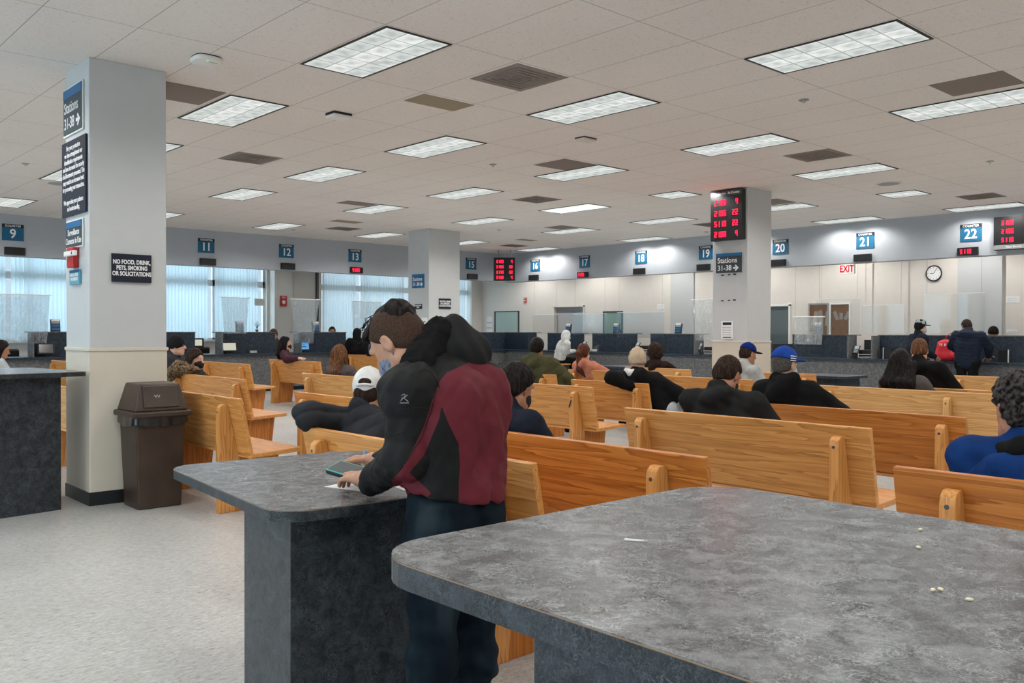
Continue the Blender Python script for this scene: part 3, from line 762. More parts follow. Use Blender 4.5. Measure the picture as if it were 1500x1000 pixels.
led_board('wide red number board on the right soffit beside counter sign 22', (SR, 5.24, 2.75), -PI/2, .92, .56, ROWS[:3], 'Now Serving         Counter', True)

# ------------------------------------------------------------------ boards on the columns
def board(label, loc, rz, w, h, mat, lines, size, band=None, mat_t=TXT, sx=.9, lead=1.0, cat='sign', bold=.0012, align='CENTER', name='sign', edge=None, dz=0):
    t = thing(name, label, cat, loc, rz)
    MB().box(-w/2, w/2, -.014, 0, -h/2, h/2).build('panel', mat, t)
    if band: MB().box(-w/2, w/2, -.0165, -.013, h/2-band[0], h/2).build('header_band', band[1], t)
    if edge: MB().box(-w/2-.012, w/2+.012, -.010, 0, -h/2-.012, h/2+.012).build('mount', edge, t)
    if lines: text('lettering', lines, size, mat_t, t, (0 if align == 'CENTER' else -w*.44, -.0155, dz), (PI/2, 0, 0), bold, align, sx, lead=lead)
    return t
U1 = 2.218
def arrow(t, x, z, s, y=-.0165):
    MB().prism([(x, z+s*.13), (x+s*.5, z+s*.13), (x+s*.28, z+s*.36), (x+s*.46, z+s*.5), (x+s, z), (x+s*.46, z-s*.5), (x+s*.28, z-s*.36), (x+s*.5, z-s*.13), (x, z-s*.13)], 1, y, y+.002).build('arrow', TXT, t)
t = board('slate sign reading Stations 31-38 with an arrow, high on the near column', (U1, 7.625, 3.115), -PI/2, .46, .36, SLATE, 'Stations\n31-38', .125, (.07, LBLUE), sx=.88, align='LEFT', dz=-.035, edge=WHITE); arrow(t, .10, -.10, .10)
board('tall dark notice of small white lines about protection of documents on the near column', (U1, 7.60, 2.575), -PI/2, .60, .60, NAVYS, 'For your protection\nwe have strengthened our\nidentification requirements\nand have increased the security\nof all documents presented. This\nmay result in an increased wait\nfor processing your transaction.\n\nWe appreciate your patience\nand understanding.', .054, sx=.78, bold=.0012, lead=1.0)
board('small slate sign reading Surveillance Cameras in Use on the near column', (U1, 7.60, 2.125), -PI/2, .39, .20, SLATE, 'Surveillance\nCameras in Use', .068, (.05, LBLUE), sx=.9, dz=-.022, edge=WHITE)
t = thing('fire_alarm', 'red fire alarm pull box with a white lever on the near column', 'fire alarm', (U1, 7.60, 1.94), -PI/2)
MB().box(-.08, .08, -.045, 0, -.085, .075).build('box', RED, t, bevel=.008); MB().box(-.05, .20, -.075, -.045, .0, .04).build('lever', WHITE, t, bevel=.006); MB().box(.15, .17, -.078, -.075, .01, .03).build('lever_mark', BLACK, t)
board('small light blue notice under the fire alarm on the near column', (U1, 7.585, 1.78), -PI/2, .25, .115, plain('pale_blue_sign', (.10, .33, .45), .5), 'METAL ITEMS\nPROHIBITED', .034, (.02, BLUES), sx=.95)
board('black sign reading NO FOOD, DRINK, PETS, SMOKING OR SOLICITATIONS on the near column', (2.535, 7.266, 1.85), 0, .305, .222, NAVYS, 'NO FOOD, DRINK,\nPETS, SMOKING\nOR SOLICITATIONS', .046, sx=.74, bold=.0016)
U3 = 11.278
t = board('slate sign reading Stations 31-38 with an arrow, on the column under the number board', (U3, 7.60, 2.375), -PI/2, .44, .29, SLATE, 'Stations\n31-38', .112, (.045, LBLUE), sx=.95, align='LEFT', dz=-.02); arrow(t, .08, -.078, .095)
for z, nm in ((2.20, 'upper'), (1.82, 'lower')):
    t = thing('tape_mark', '%s row of three black tape strips on the column under the number board' % nm, 'tape', (U3, 7.61, z), -PI/2)
    MB().box(-.13, -.08, -.003, .001, -.012, .006).box(-.01, .03, -.003, .001, -.008, .010).box(.08, .13, -.003, .001, -.006, .014).build('strips', BLACK, t)
t = board('white notice with dark headings taped low on the column under the number board', (U3, 7.62, 1.38), -PI/2, .205, .265, PAPER, None, .02, name='paper_notice')
MB().box(-.075, .075, -.0165, -.013, .075, .115).box(-.075, .075, -.0165, -.013, -.115, -.10).build('heading_bars', NAVYS, t)
m = MB()
for k in range(4): m.box(-.075, -.063, -.0165, -.013, .03-.035*k, .042-.035*k).box(-.05, .07, -.0165, -.014, .034-.035*k, .038-.035*k)
m.build('print', DARKG, t)
U2 = 11.096
t = board('blue sign reading Stations 31-38 with an arrow on the middle column', (U2, 15.075, 2.39), -PI/2, .41, .29, BLUES, 'Stations\n31-38', .108, (.04, LBLUE), sx=.95, align='LEFT', dz=-.015); arrow(t, .08, -.07, .09)
board('small dark two-line notice on the left face of the middle column', (U2, 15.07, 1.86), -PI/2, .24, .10, NAVYS, 'NO CELL PHONES\nPLEASE', .036, sx=.8)
board('black sign with three white lines on the right face of the middle column', (11.51, 14.716, 1.92), 0, .31, .215, NAVYS, 'NO FOOD, DRINK,\nPETS, SMOKING\nOR SOLICITATIONS', .046, sx=.74, bold=.0016)
t = board('white notice low on the left face of the middle column', (U2, 14.85, 1.54), -PI/2, .19, .17, PAPER, 'exit', .06, mat_t=TXTB, name='paper_notice')

# ------------------------------------------------------------------ laminate tables
def rrect(x0, x1, y0, y1, r, n=8):
    pts = []
    for cx, cy, a0 in ((x1-r, y1-r, 0), (x0+r, y1-r, 90), (x0+r, y0+r, 180), (x1-r, y0+r, 270)):
        for k in range(n+1):
            a = math.radians(a0+90*k/n); pts.append((cx+r*math.cos(a), cy+r*math.sin(a)))
    return pts
EDGE = plain('brown_edge_line', (.25, .16, .10), .5)
def table(name, label, loc, rz, top, h, th, r, base, seam=True):
    t = thing(name, label, 'writing table', loc, rz)
    a = rrect(*top, r)
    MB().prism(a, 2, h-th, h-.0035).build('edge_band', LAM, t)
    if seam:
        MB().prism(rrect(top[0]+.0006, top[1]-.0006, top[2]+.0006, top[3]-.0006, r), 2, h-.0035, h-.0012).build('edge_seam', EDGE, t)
    MB().prism(a, 2, h-.0012 if seam else h-.0035, h).build('top_surface', LAM_LIT, t)
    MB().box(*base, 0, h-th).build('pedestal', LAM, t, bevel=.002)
    return t
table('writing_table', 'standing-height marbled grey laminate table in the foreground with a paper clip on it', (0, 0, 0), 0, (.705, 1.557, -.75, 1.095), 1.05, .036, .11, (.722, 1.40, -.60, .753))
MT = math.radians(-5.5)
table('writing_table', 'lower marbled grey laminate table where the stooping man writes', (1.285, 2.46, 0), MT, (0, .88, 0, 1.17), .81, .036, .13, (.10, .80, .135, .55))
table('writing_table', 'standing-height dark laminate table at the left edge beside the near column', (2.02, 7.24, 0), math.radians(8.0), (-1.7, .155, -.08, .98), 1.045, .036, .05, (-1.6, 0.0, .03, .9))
LOWT = (('low dark laminate table in the distance below counter sign 21', (12.1, 6.02)), ('low dark laminate table in the distance right of the salmon coat', (12.3, 9.75)))
for lb, (x, y) in LOWT:
    t = thing('low_table', lb, 'table', (x, y, 0))
    MB().prism(rrect(-.36, .36, 0, 1.0, .04), 2, .70, .735).build('table_top', LAMD, t); MB().box(-.28, .28, .10, .9, 0, .70).build('pedestal', LAMD, t)
def stool(lb, x, y, wood_top=True):
    t = thing('fixed_stool', lb, 'stool', (x, y, 0))
    MB().box(-.19, .19, -.19, .19, 0, .515).build('pedestal', LAMD, t); MB().box(-.215, .215, -.215, .215, .515, .55).build('seat', OAK[1] if wood_top else LAMD, t, bevel=.006)
stool('dark stool with an oak seat under the person in a white hoodie', 15.80, 15.60)
stool('dark stool at the counter under the person in black at counter 13', 11.40, 17.78, False)
stool('dark stool at the corner counter, right of the stooping man', 14.9, 17.2, False)

# paper clip and crumbs on the near table
t = thing('paper_clip', 'bent silver paper clip lying on the foreground table', 'paper clip', (1.042, .865, 1.0512), math.radians(-58))
pc = [(-.017, .004), (.014, .004), (.0175, .0015), (.0175, -.0015), (.014, -.004), (-.014, -.004), (-.0165, -.002), (-.0165, .0005), (-.014, .0022), (.010, .0022), (.0125, .0005), (.0125, -.001), (.010, -.0022), (-.009, -.0022)]
MB().tube([(a, b, 0) for a, b in pc], .0008, 6).build('wire', STEEL, t, smooth=True)
for k, (x, y, lb) in enumerate(((1.110, .454, 'left of a close pair near the right edge'), (1.120, .449, 'right of a close pair near the right edge'), (1.103, .409, 'lone and largest near the right edge'), (1.435, .607, 'lone, farthest back'), (1.315, .559, 'lone, in the middle distance'))):
    m = MB().ball((0, 0, .0022), .0035, 8, (1.4, .9, .6)).build('crumb', plain('crumb', (.62, .56, .40), .8), None, smooth=True, loc=(x, y, 1.05)); m.rotation_euler = (0, 0, k)
    tag(m, 'yellowish crumb on the foreground table, ' + lb, 'crumb', 'crumbs on the foreground table')

# ------------------------------------------------------------------ waste bin
BIN = plain('scuffed_brown_plastic', (.044, .028, .019), .42, .45, var=.35, vscale=5, bumps=.15, bscale=30)
t = thing('waste_bin', 'scuffed brown swing-lid waste bin standing against the near column', 'waste bin', (2.60, 7.0, 0))
MB().frustum((-.165, .165, -.155, .155), (-.19, .19, -.18, .18), 0, .70).build('body', BIN, t, bevel=.012)
lm = MB(); lm.frustum((-.225, .225, -.215, .215), (-.225, .225, -.215, .215), .70, .745); lm.frustum((-.205, .205, -.195, .195), (-.155, .155, -.145, .145), .745, .955)
lm.build('lid', BIN, t, bevel=.012)
fl = MB().box(-.135, .135, -.006, .008, -.085, .085).build('flap', BIN, t, bevel=.008); fl.location = (0, -.176, .855); fl.rotation_euler = (math.radians(-13.4), 0, 0)
ln = MB(); pts = []
for k in range(60):
    q = k/60*4; s = int(q); f = q-s; c = [(-.2, -.19), (.2, -.19), (.2, .19), (-.2, .19)]; a, b = c[s], c[(s+1) % 4]
    pts.append((a[0]+(b[0]-a[0])*f, a[1]+(b[1]-a[1])*f))
for lv, (z0, z1, e) in enumerate(((.70, .655, 0), )):
    vs = [(x, y, .702) for x, y in pts]+[(x*1.03+rng.uniform(-.006, .006), y*1.04+rng.uniform(-.008, .004), .655-.030*abs(math.sin(k*.21))+rng.uniform(-.006, .006)) for k, (x, y) in enumerate(pts)]
    ln.add(vs, [(k, (k+1) % 60, 60+(k+1) % 60, 60+k) for k in range(60)])
ln.build('bin_liner', plain('black_bag_plastic', (.008, .008, .009), .18, .6), t, smooth=True)
MB().tube([(-.06+.006*k, -.192+.0, .86+.012*math.sin(k*1.9)) for k in range(9)], .0012, 5).build('scratch_mark', PAPER, t)

# ------------------------------------------------------------------ oak benches
def bench(label, ub, v0, v1, h, tone, vx=.17, flip=False):
    """ub: rear top of the backrest, v0..v1 along the counter row, h: top height"""
    s = h/.84; L = v1-v0
    t = thing('oak_bench', label, 'bench', (ub, v0, 0), PI/2, group='oak waiting benches')
    # local: x along the bench (+v), y -> -u after the turn; people face +u = local -y
    Y = lambda q: -q*s
    mat = OAK[tone]
    sl = .085/.41
    pb = [(Y(0), .84*s), (Y(.085), .43*s), (Y(.117), .437*s), (Y(.034), .842*s)]
    MB().prism(pb, 0, 0, L).build('backrest', mat, t, bevel=.004)
    ps = [(Y(.085), .405*s), (Y(.50), .425*s), (Y(.50), .458*s), (Y(.10), .437*s)]
    MB().prism(ps, 0, 0, L).build('seat', mat, t, bevel=.004)
    xs = [vx, L-vx-.0] if L > .8 else [L/2]
    if L > 2.2: xs.insert(1, L/2)
    for x in xs:
        top = .775
        pf = [(Y(-.062), 0), (Y(.06), 0), (Y(.105), .43*s)] + [(Y((.84-z)*sl-.001), z*s) for z in (.47, .6, .7, .77)] + [(Y(-.005), .79*s), (Y(-.035), .788*s), (Y(-.056), .77*s), (Y(-.062), .74*s)]
        st = MB().prism(pf, 0, x-.027, x+.027).build('stile', OAKV[min(tone, 1)], t, bevel=.005)
        MB().cyl((x, Y(-.0625), .735*s), (x, Y(-.060), .735*s), .009, n=10).build('bolt', DARKG, st)
        MB().prism([(Y(.06), 0), (Y(.37), 0), (Y(.42), .42*s), (Y(.10), .41*s)], 0, x-.022, x+.022).build('leg_panel', OAKV[min(2, tone+1)], t, bevel=.003)
    return t
BEN = {}
def bb(key, *a, **k): BEN[key] = bench(*a, **k)
bb('B1', 'oak bench end standing beside the brown waste bin', 2.90, 6.14, 7.75, .86, 1, vx=.22)
bb('B2', 'oak bench with an inked hand drawing, under the woman in a fur hood', 4.235, 8.84, 12.3, .84, 1, vx=.14)
bb('B3', 'oak bench ahead of the woman in a fur hood, facing counter 11', 6.50, 13.40, 15.2, .81, 1, vx=.22)
bb('B4', 'oak bench under the woman in maroon who rests an arm on its back', 7.925, 13.65, 15.5, .81, 1, vx=.22)
bb('B5', 'oak bench ahead of the woman with long brown hair, below counter 13', 10.9, 16.05, 17.5, .81, 1)
bb('B6', 'pale oak bench under the woman with long brown hair', 5.64, 8.2, 10.15, .82, 0, vx=.20)
bb('B7', 'oak bench just ahead of the man in a white cap, mostly hidden by his arm', 3.66, 5.0, 6.72, .85, 1, vx=.20)
bb('B8', 'oak bench behind the lower table, over whose back the white-capped man drapes his arm', 2.40, 2.52, 4.32, .845, 1, vx=.22)
bb('B10', 'oak bench right of the stooping man, under the man in a navy coat', 2.965, 2.11, 3.86, .86, 2, vx=.22)
bb('B11', 'oak bench with an inked dash, ahead of the man in a navy coat', 6.23, 5.72, 7.9, .83, 1, vx=.20)
bb('B12', 'oak bench with purple graffiti, under the person in a beige knit hat', 7.21, 5.84, 6.93, .82, 1, vx=.12)
bb('B13', 'oak bench under the woman in a salmon coat', 9.25, 7.55, 8.95, .81, 1, vx=.16)
bb('B14', 'oak bench under the person in an olive puffer coat', 7.93, 7.90, 9.6, .81, 1, vx=.2)
bb('B15', 'distant oak bench under the person with curly hair and a brown coat', 10.57, 7.78, 9.0, .81, 0, vx=.2)
bb('B16', 'oak bench between the beige knit hat and the bowed person in a black hoodie', 8.69, 5.55, 7.05, .82, 1, vx=.16)
bb('B17', 'large oak bench in the middle under the bowed person in a black hoodie', 4.50, 2.17, 3.84, .86, 1, vx=.165)
bb('B18', 'reddish oak bench under the man in a blue cap and black jacket', 5.73, 2.16, 3.73, .84, 2, vx=.13)
bb('B19', 'pale oak bench under the person with long black hair', 8.38, 2.0, 4.61, .82, 0, vx=.16)
bb('B20', 'oak bench at the right edge under the man in a blue jacket', 3.24, -.35, 1.475, .87, 2, vx=.22)
bb('B21', 'farthest pale oak bench on the right, ahead of the man standing in a navy puffer', 11.8, 2.6, 4.72, .81, 0, vx=.2)
bb('B22', 'pale oak bench under the man with short hair and a dark jacket', 9.16, 2.4, 4.25, .80, 0, vx=.2)
bb('B23', 'oak bench beyond the man in a bright blue cap, near a column', 10.6, 5.84, 7.15, .81, 1, vx=.13)
bb('B24', 'oak bench end glimpsed left of the near column above the left table', 4.42, 14.2, 16.5, .84, 1)
bb('B26', 'oak bench glimpsed between the left table and the near column', 2.45, 8.15, 9.75, .84, 0)
bb('B28', 'oak bench under the person at the left edge, hidden by the left table', 2.9, 13.4, 15.1, .84, 1)

INK = plain('black_ink', (.02, .02, .02), .6); PURP = plain('purple_ink', (.10, .03, .13), .6)
def ink(key, strokes, mat, x0, z0, sc, name='graffiti', r=.003):
    """marker strokes on the rear of a backrest; x to the right as seen from behind"""
    t = BEN[key]; m = MB()
    for st in strokes:
        pts = []
        for a, b in st:
            z = z0+b*sc; y = (z-.84)*-.2073
            pts.append((x0-a*sc, -y+.0015, z))
        m.tube(pts, r, 5)
    m.build(name, mat, t)
ink('B2', [[(0, .5), (.06, .45), (.02, .2), (.10, .0), (.3, -.08)], [(0, .5), (.05, .56), (.12, .5), (.16, .35)], [(.16, .35), (.14, .8), (.10, 1.0), (.2, 1.05), (.26, .9), (.30, .4)], [(.30, .65), (.38, .68), (.42, .5), (.45, .3)], [(.42, .5), (.5, .5), (.52, .3), (.45, .0), (.3, -.08)]], INK, .33, .55, .20)
ink('B12', [[(0, 0), (.02, .5), (.06, 1.0), (.2, 1.05), (.28, .8), (.2, .55), (.05, .5)], [(.45, .2), (.4, .5), (.5, .75), (.65, .6), (.65, .25), (.52, .1), (.45, .2)], [(.8, .7), (1.0, .1)], [(1.0, .7), (.8, .1)], [(1.1, .9), (1.15, .1)]], PURP, .36, .475, .10)
MB().cyl((.20+.0, .066, .70), (.225, .066, .63), .006, n=6).build('ink_dash', INK, BEN['B11'])
for k in ('B2', 'B12', 'B11'): pass
# ------------------------------------------------------------------ signed-distance bodies, meshed with surface nets
class SD:
    def __init__(s): s.p = []; s.disp = None
    def cap(s, a, b, r0, r1=None, k=.03, op='u', sq=None):
        s.p.append(('c', np.array(a, float), np.array(b, float), r0, r0 if r1 is None else r1, k, op, sq)); return s
    def ell(s, c, r, R=None, k=.03, op='u'):
        s.p.append(('e', np.array(c, float), np.array(r, float), np.eye(3) if R is None else np.array(R, float), 0, k, op, None)); return s
    def plane(s, c, n, k=.005, op='i'):
        n = np.array(n, float); s.p.append(('p', np.array(c, float), n/np.linalg.norm(n), 0, 0, k, op, None)); return s
    def box(s, p):
        t, a, b, r0, r1, k, op, sq = p
        if t == 'c':
            R = max(r0, r1)*(1 if sq is None else max(1, 1/sq[1])); return np.minimum(a, b)-R, np.maximum(a, b)+R
        return a-b.max(), a+b.max()
    def __call__(s, P):
        d = np.full(len(P), 9.0); first = True
        lo, hi = P.min(0), P.max(0); small = (hi-lo).max() < 1.2 and len(P) < 60000
        for p in s.p:
            t, a, b, r0, r1, k, op, sq = p
            if small and t != 'p' and len(s.p) > 3:
                pl_, ph_ = s.box(p); g = np.maximum(0, np.maximum(pl_-hi, lo-ph_))
                if math.sqrt(g@g) > (.14 if op == 'u' else .03):
                    continue
            if t == 'c':
                ab = b-a; ap = P-a; h = np.clip(ap@ab/max(1e-9, ab@ab), 0, 1)
                q = ap-h[:, None]*ab
                if sq is not None:
                    ax, f = sq; q = q+np.outer(q@ax*(f-1), ax)
                v = np.sqrt(np.einsum('ij,ij->i', q, q))-(r0+(r1-r0)*h)
            elif t == 'e':
                q = (P-a)@r0.T; q1 = q/b; q2 = q1/b; k0 = np.sqrt(np.einsum('ij,ij->i', q1, q1)); k1 = np.sqrt(np.einsum('ij,ij->i', q2, q2)); v = k0*(k0-1)/np.maximum(k1, 1e-9)
            else: v = (P-a)@b
            if first and op == 'u': d = v; first = False; continue
            if op == 'u': h = np.clip(.5+.5*(v-d)/k, 0, 1); d = v+(d-v)*h-k*h*(1-h)
            elif op == 'i': h = np.clip(.5-.5*(v-d)/k, 0, 1); d = v+(d-v)*h+k*h*(1-h)
            else: v = -v; h = np.clip(.5-.5*(v-d)/k, 0, 1); d = v+(d-v)*h+k*h*(1-h)
        if s.disp is not None:
            n = np.abs(d) < .08
            if n.any(): d = d.copy(); d[n] -= s.disp(P[n])
        return d
    def bounds(s):
        lo = np.full(3, 1e9); hi = -lo
        for t, a, b, r0, r1, k, op, sq in s.p:
            if op != 'u': continue
            if t == 'c':
                R = max(r0, r1)*(1 if sq is None else max(1, 1/sq[1])); lo = np.minimum(lo, np.minimum(a, b)-R); hi = np.maximum(hi, np.maximum(a, b)+R)
            elif t == 'e': lo = np.minimum(lo, a-b.max()); hi = np.maximum(hi, a+b.max())
        return lo-.05, hi+.05

def nets(f, h, lo=None, hi=None):
    if lo is None: lo, hi = f.bounds()
    B = 8; nb = np.maximum(1, np.ceil((hi-lo)/(h*B)).astype(int))
    g = np.stack(np.meshgrid(*[np.arange(n) for n in nb], indexing='ij'), -1).reshape(-1, 3)
    mo = sum((((g[:, a] >> bt) & 1) << (3*bt+a)) for a in range(3) for bt in range(8)); g = g[np.argsort(mo)]
    keep = []
    for c in range(0, len(g), 400):
        q = g[c:c+400]; keep.append(q[np.abs(f(lo+(q+.5)*h*B)) < h*B*.87*1.2+.02])
    g = np.concatenate(keep)
    if not len(g): return np.zeros((0, 3)), np.zeros((0, 4), int)
    l = np.stack(np.meshgrid(*[np.arange(B+1)]*3, indexing='ij'), -1).reshape(-1, 3)
    NY, NZ = nb[1]*B+2, nb[2]*B+2
    keys, vpos, quads = [], [], []
    off = [(i, j, k) for i in (0, 1) for j in (0, 1) for k in (0, 1)]
    edges = [(a, b) for a in range(8) for b in range(a+1, 8) if sum(abs(np.array(off[a])-off[b])) == 1]
    key = lambda I: (I[..., 0]*NY+I[..., 1])*NZ+I[..., 2]
    for c in range(0, len(g), 24):
        gg = g[c:c+24]; P = (gg[:, None]*B+l[None]).reshape(-1, 3)
        v = f(lo+P*h).reshape(len(gg), B+1, B+1, B+1)
        co = np.stack([v[:, i:i+B, j:j+B, k:k+B] for i, j, k in off], -1)
        sg = co < 0; act = sg.any(-1) & ~sg.all(-1)
        idx = np.argwhere(act)
        if not len(idx): continue
        C = co[act]; S = sg[act]; acc = np.zeros((len(C), 3)); cnt = np.zeros(len(C))
        for a, b in edges:
            m = S[:, a] != S[:, b]
            if not m.any(): continue
            t = C[m, a]/(C[m, a]-C[m, b]); pa = np.array(off[a], float); pb = np.array(off[b], float)
            acc[m] += pa+(pb-pa)*t[:, None]; cnt[m] += 1
        I = gg[idx[:, 0]]*B+idx[:, 1:]
        keys.append(key(I)); vpos.append(lo+(I+acc/cnt[:, None])*h)
        s0 = v < 0
        for ax in range(3):
            A = s0[:, :B, :B, :B]; sl = [slice(0, B)]*3; sl[ax] = slice(1, B+1); Bv = s0[(slice(None), *sl)]
            e = np.argwhere(A != Bv)
            if not len(e): continue
            fl = A[tuple(e.T)]; I = gg[e[:, 0]]*B+e[:, 1:]
            u, w = (ax+1) % 3, (ax+2) % 3
            du = np.eye(3, dtype=int)[u]; dw = np.eye(3, dtype=int)[w]
            q = np.stack([key(I-du-dw), key(I-dw), key(I), key(I-du)], 1)
            q[~fl] = q[~fl][:, ::-1]
            quads.append(q)
    if not keys: return np.zeros((0, 3)), np.zeros((0, 4), int)
    K = np.concatenate(keys); Vp = np.concatenate(vpos); Q = np.concatenate(quads)
    o = np.argsort(K); K = K[o]; Vp = Vp[o]
    ix = np.clip(np.searchsorted(K, Q), 0, len(K)-1); ok = (K[ix] == Q).all(1)
    return Vp, ix[ok]

def mesh_obj(name, Vp, Q, mat, parent, org, attr=None):
    me = bpy.data.meshes.new(name); n = len(Vp); m = len(Q)
    me.vertices.add(n); me.vertices.foreach_set('co', (Vp-org).astype(np.float32).ravel())
    me.loops.add(m*4); me.loops.foreach_set('vertex_index', Q.astype(np.int32).ravel())
    me.polygons.add(m); me.polygons.foreach_set('loop_start', np.arange(0, m*4, 4, dtype=np.int32))
    me.polygons.foreach_set('use_smooth', np.ones(m, bool))
    me.update(calc_edges=True); me.validate()
    if attr is not None:
        a = me.attributes.new('panel', 'FLOAT', 'POINT'); a.data.foreach_set('value', attr.astype(np.float32))
    if mat: me.materials.append(mat)
    o = bpy.data.objects.new(name, me); COL.objects.link(o)
    if parent: o.parent = parent
    return o
def sd_obj(name, f, h, mat, parent, org, attr=None):
    V, Q = nets(f, h)
    return mesh_obj(name, V, Q, mat, parent, org, attr(V) if attr else None)

def nrm(v): v = np.array(v, float); return v/np.linalg.norm(v)
def waves(amp, freq, seed, n=5):
    r = np.random.default_rng(seed); K = r.normal(size=(n, 3)); K = K/np.linalg.norm(K, axis=1)[:, None]*(freq*r.uniform(.6, 1.5, n))[:, None]; ph = r.uniform(0, 6.3, n)
    return lambda P: amp*np.sin(P@K.T+ph).mean(1)*1.6
def quilt(axis, per, amp, o=0):
    ax = nrm(axis)
    return lambda P: amp*(np.abs(np.sin(PI*((P@ax)-o)/per))**.5-.6)

def cloth(name, col, rough=.85, spec=.08, var=.18, fine=250):
    if name in _mats: return _mats[name]
    m, nt, out = new_mat(name); b = pbsdf(nt, out, col, rough, spec)
    mp = coords(nt)
    n = N(nt, 'ShaderNodeTexNoise', i_Scale=14.0, i_Detail=5.0); n2 = N(nt, 'ShaderNodeTexNoise', i_Scale=float(fine), i_Detail=2.0)
    nt.links.new(mp.outputs[0], n.inputs['Vector']); nt.links.new(mp.outputs[0], n2.inputs['Vector'])
    r = ramp(nt, [(.3, tuple(c*(1-var) for c in col)), (.7, tuple(min(1, c*(1+var)) for c in col))])
    nt.links.new(n.outputs['Fac'], r.inputs[0]); nt.links.new(r.outputs[0], b.inputs['Base Color'])
    bump(nt, b, n2.outputs['Fac'], .25, .002)
    _mats[name] = m; return m
def skin(name, col):
    if name in _mats: return _mats[name]
    m, nt, out = new_mat(name); b = pbsdf(nt, out, col, .48, .35)
    b.inputs['Subsurface Weight'].default_value = .12; b.inputs['Subsurface Radius'].default_value = (.012, .004, .002)
    mp = coords(nt); n = N(nt, 'ShaderNodeTexNoise', i_Scale=22.0, i_Detail=4.0); nt.links.new(mp.outputs[0], n.inputs['Vector'])
    r = ramp(nt, [(.3, tuple(c*f for c, f in zip(col, (.90, .84, .82)))), (.7, tuple(c*1.08 for c in col))])
    nt.links.new(n.outputs['Fac'], r.inputs[0]); nt.links.new(r.outputs[0], b.inputs['Base Color'])
    _mats[name] = m; return m
def hairm(name, dark, light, sc=(90, 90, 12)):
    if name in _mats: return _mats[name]
    m, nt, out = new_mat(name); b = pbsdf(nt, out, dark, .55, .06)
    mp = coords(nt, sc); n = N(nt, 'ShaderNodeTexNoise', i_Scale=1.0, i_Detail=4.0); nt.links.new(mp.outputs[0], n.inputs['Vector'])
    r = ramp(nt, [(.4, dark), (.68, light)]); nt.links.new(n.outputs['Fac'], r.inputs[0]); nt.links.new(r.outputs[0], b.inputs['Base Color'])
    bump(nt, b, n.outputs['Fac'], .5, .006); _mats[name] = m; return m
SK1 = skin('light_brown_skin', (.44, .235, .15)); SK2 = skin('tan_skin', (.38, .19, .115)); SK3 = skin('pale_skin', (.55, .34, .25))
HBLK = hairm('black_hair', (.006, .005, .005), (.025, .02, .018)); HBRN = hairm('brown_hair', (.06, .025, .012), (.20, .095, .045))
HDBR = hairm('dark_brown_hair', (.016, .009, .007), (.05, .03, .02)); HGRY = hairm('grizzled_hair', (.008, .007, .007), (.07, .062, .058), (60, 60, 60))
HAUB = hairm('auburn_hair', (.05, .018, .012), (.13, .05, .03)); STUB = hairm('clipped_hair', (.034, .020, .014), (.070, .040, .027), (160, 160, 160)); HSGR = hairm('short_grey_hair', (.045, .04, .037), (.12, .11, .10), (160, 160, 160))
BLKC = cloth('black_cloth', (.0075, .0075, .008)); JEAN = cloth('dark_jeans', (.012, .020, .030), var=.5)
EYEW = plain('eye_white', (.7, .68, .66), .2, .5)

def head_frame(fwd, roll=0):
    hy = nrm(fwd); z = np.array([0, 0, 1.0]); hx = nrm(np.cross(hy, z)); hz = np.cross(hx, hy)
    return np.stack([hx, hy, hz])       # rows: local axes in the hall
def hand_sd(s, wrist, dirv, palm_n, side, curl=.6, sc=1.0, spread=.10, thumb=None):
    """palm plus four unequal fingers and a thumb; palm_n points out of the palm, side +1 when the thumb lies along dirv x palm_n"""
    d = nrm(dirv); n = nrm(np.array(palm_n)-d*np.dot(palm_n, d)); t = np.cross(d, n)*side
    w = np.array(wrist, float)
    s.cap(w, w+d*.03*sc, .026*sc, .030*sc, .02)
    for q in (-.026, -.009, .009, .026): s.cap(w+d*.02*sc+t*q*.6*sc, w+d*.085*sc+t*q*sc, .015*sc, .0125*sc, .012)
    for q, ln, a in ((.030, .068, .05), (.010, .078, 0), (-.011, .072, -.03), (-.031, .056, -.06)):
        p = w+d*.088*sc+t*q*sc; dd = nrm(d+t*(a+q*spread*10*.3)); r = .0092*sc
        for i, (f, c) in enumerate(((.45, .35), (.30, .75), (.25, .9))):
            ang = c*curl*1.25
            dd = nrm(dd*math.cos(ang)+n*math.sin(ang)); p2 = p+dd*ln*f*sc
            s.cap(p, p2, r, r*.93, .004); p = p2; r *= .93
    p = w+d*.028*sc+t*.026*sc
    dd = nrm(d*.65+t*.75+n*.25) if thumb is None else nrm(thumb)
    for f, c in ((.042, 0), (.034, .35), (.026, .4)):
        dd = nrm(dd*math.cos(c*curl)+nrm(d*.6+n*.6-t*.2)*math.sin(c*curl)); p2 = p+dd*f*sc; s.cap(p, p2, .0125*sc if f > .04 else .0105*sc, .0100*sc, .008); p = p2

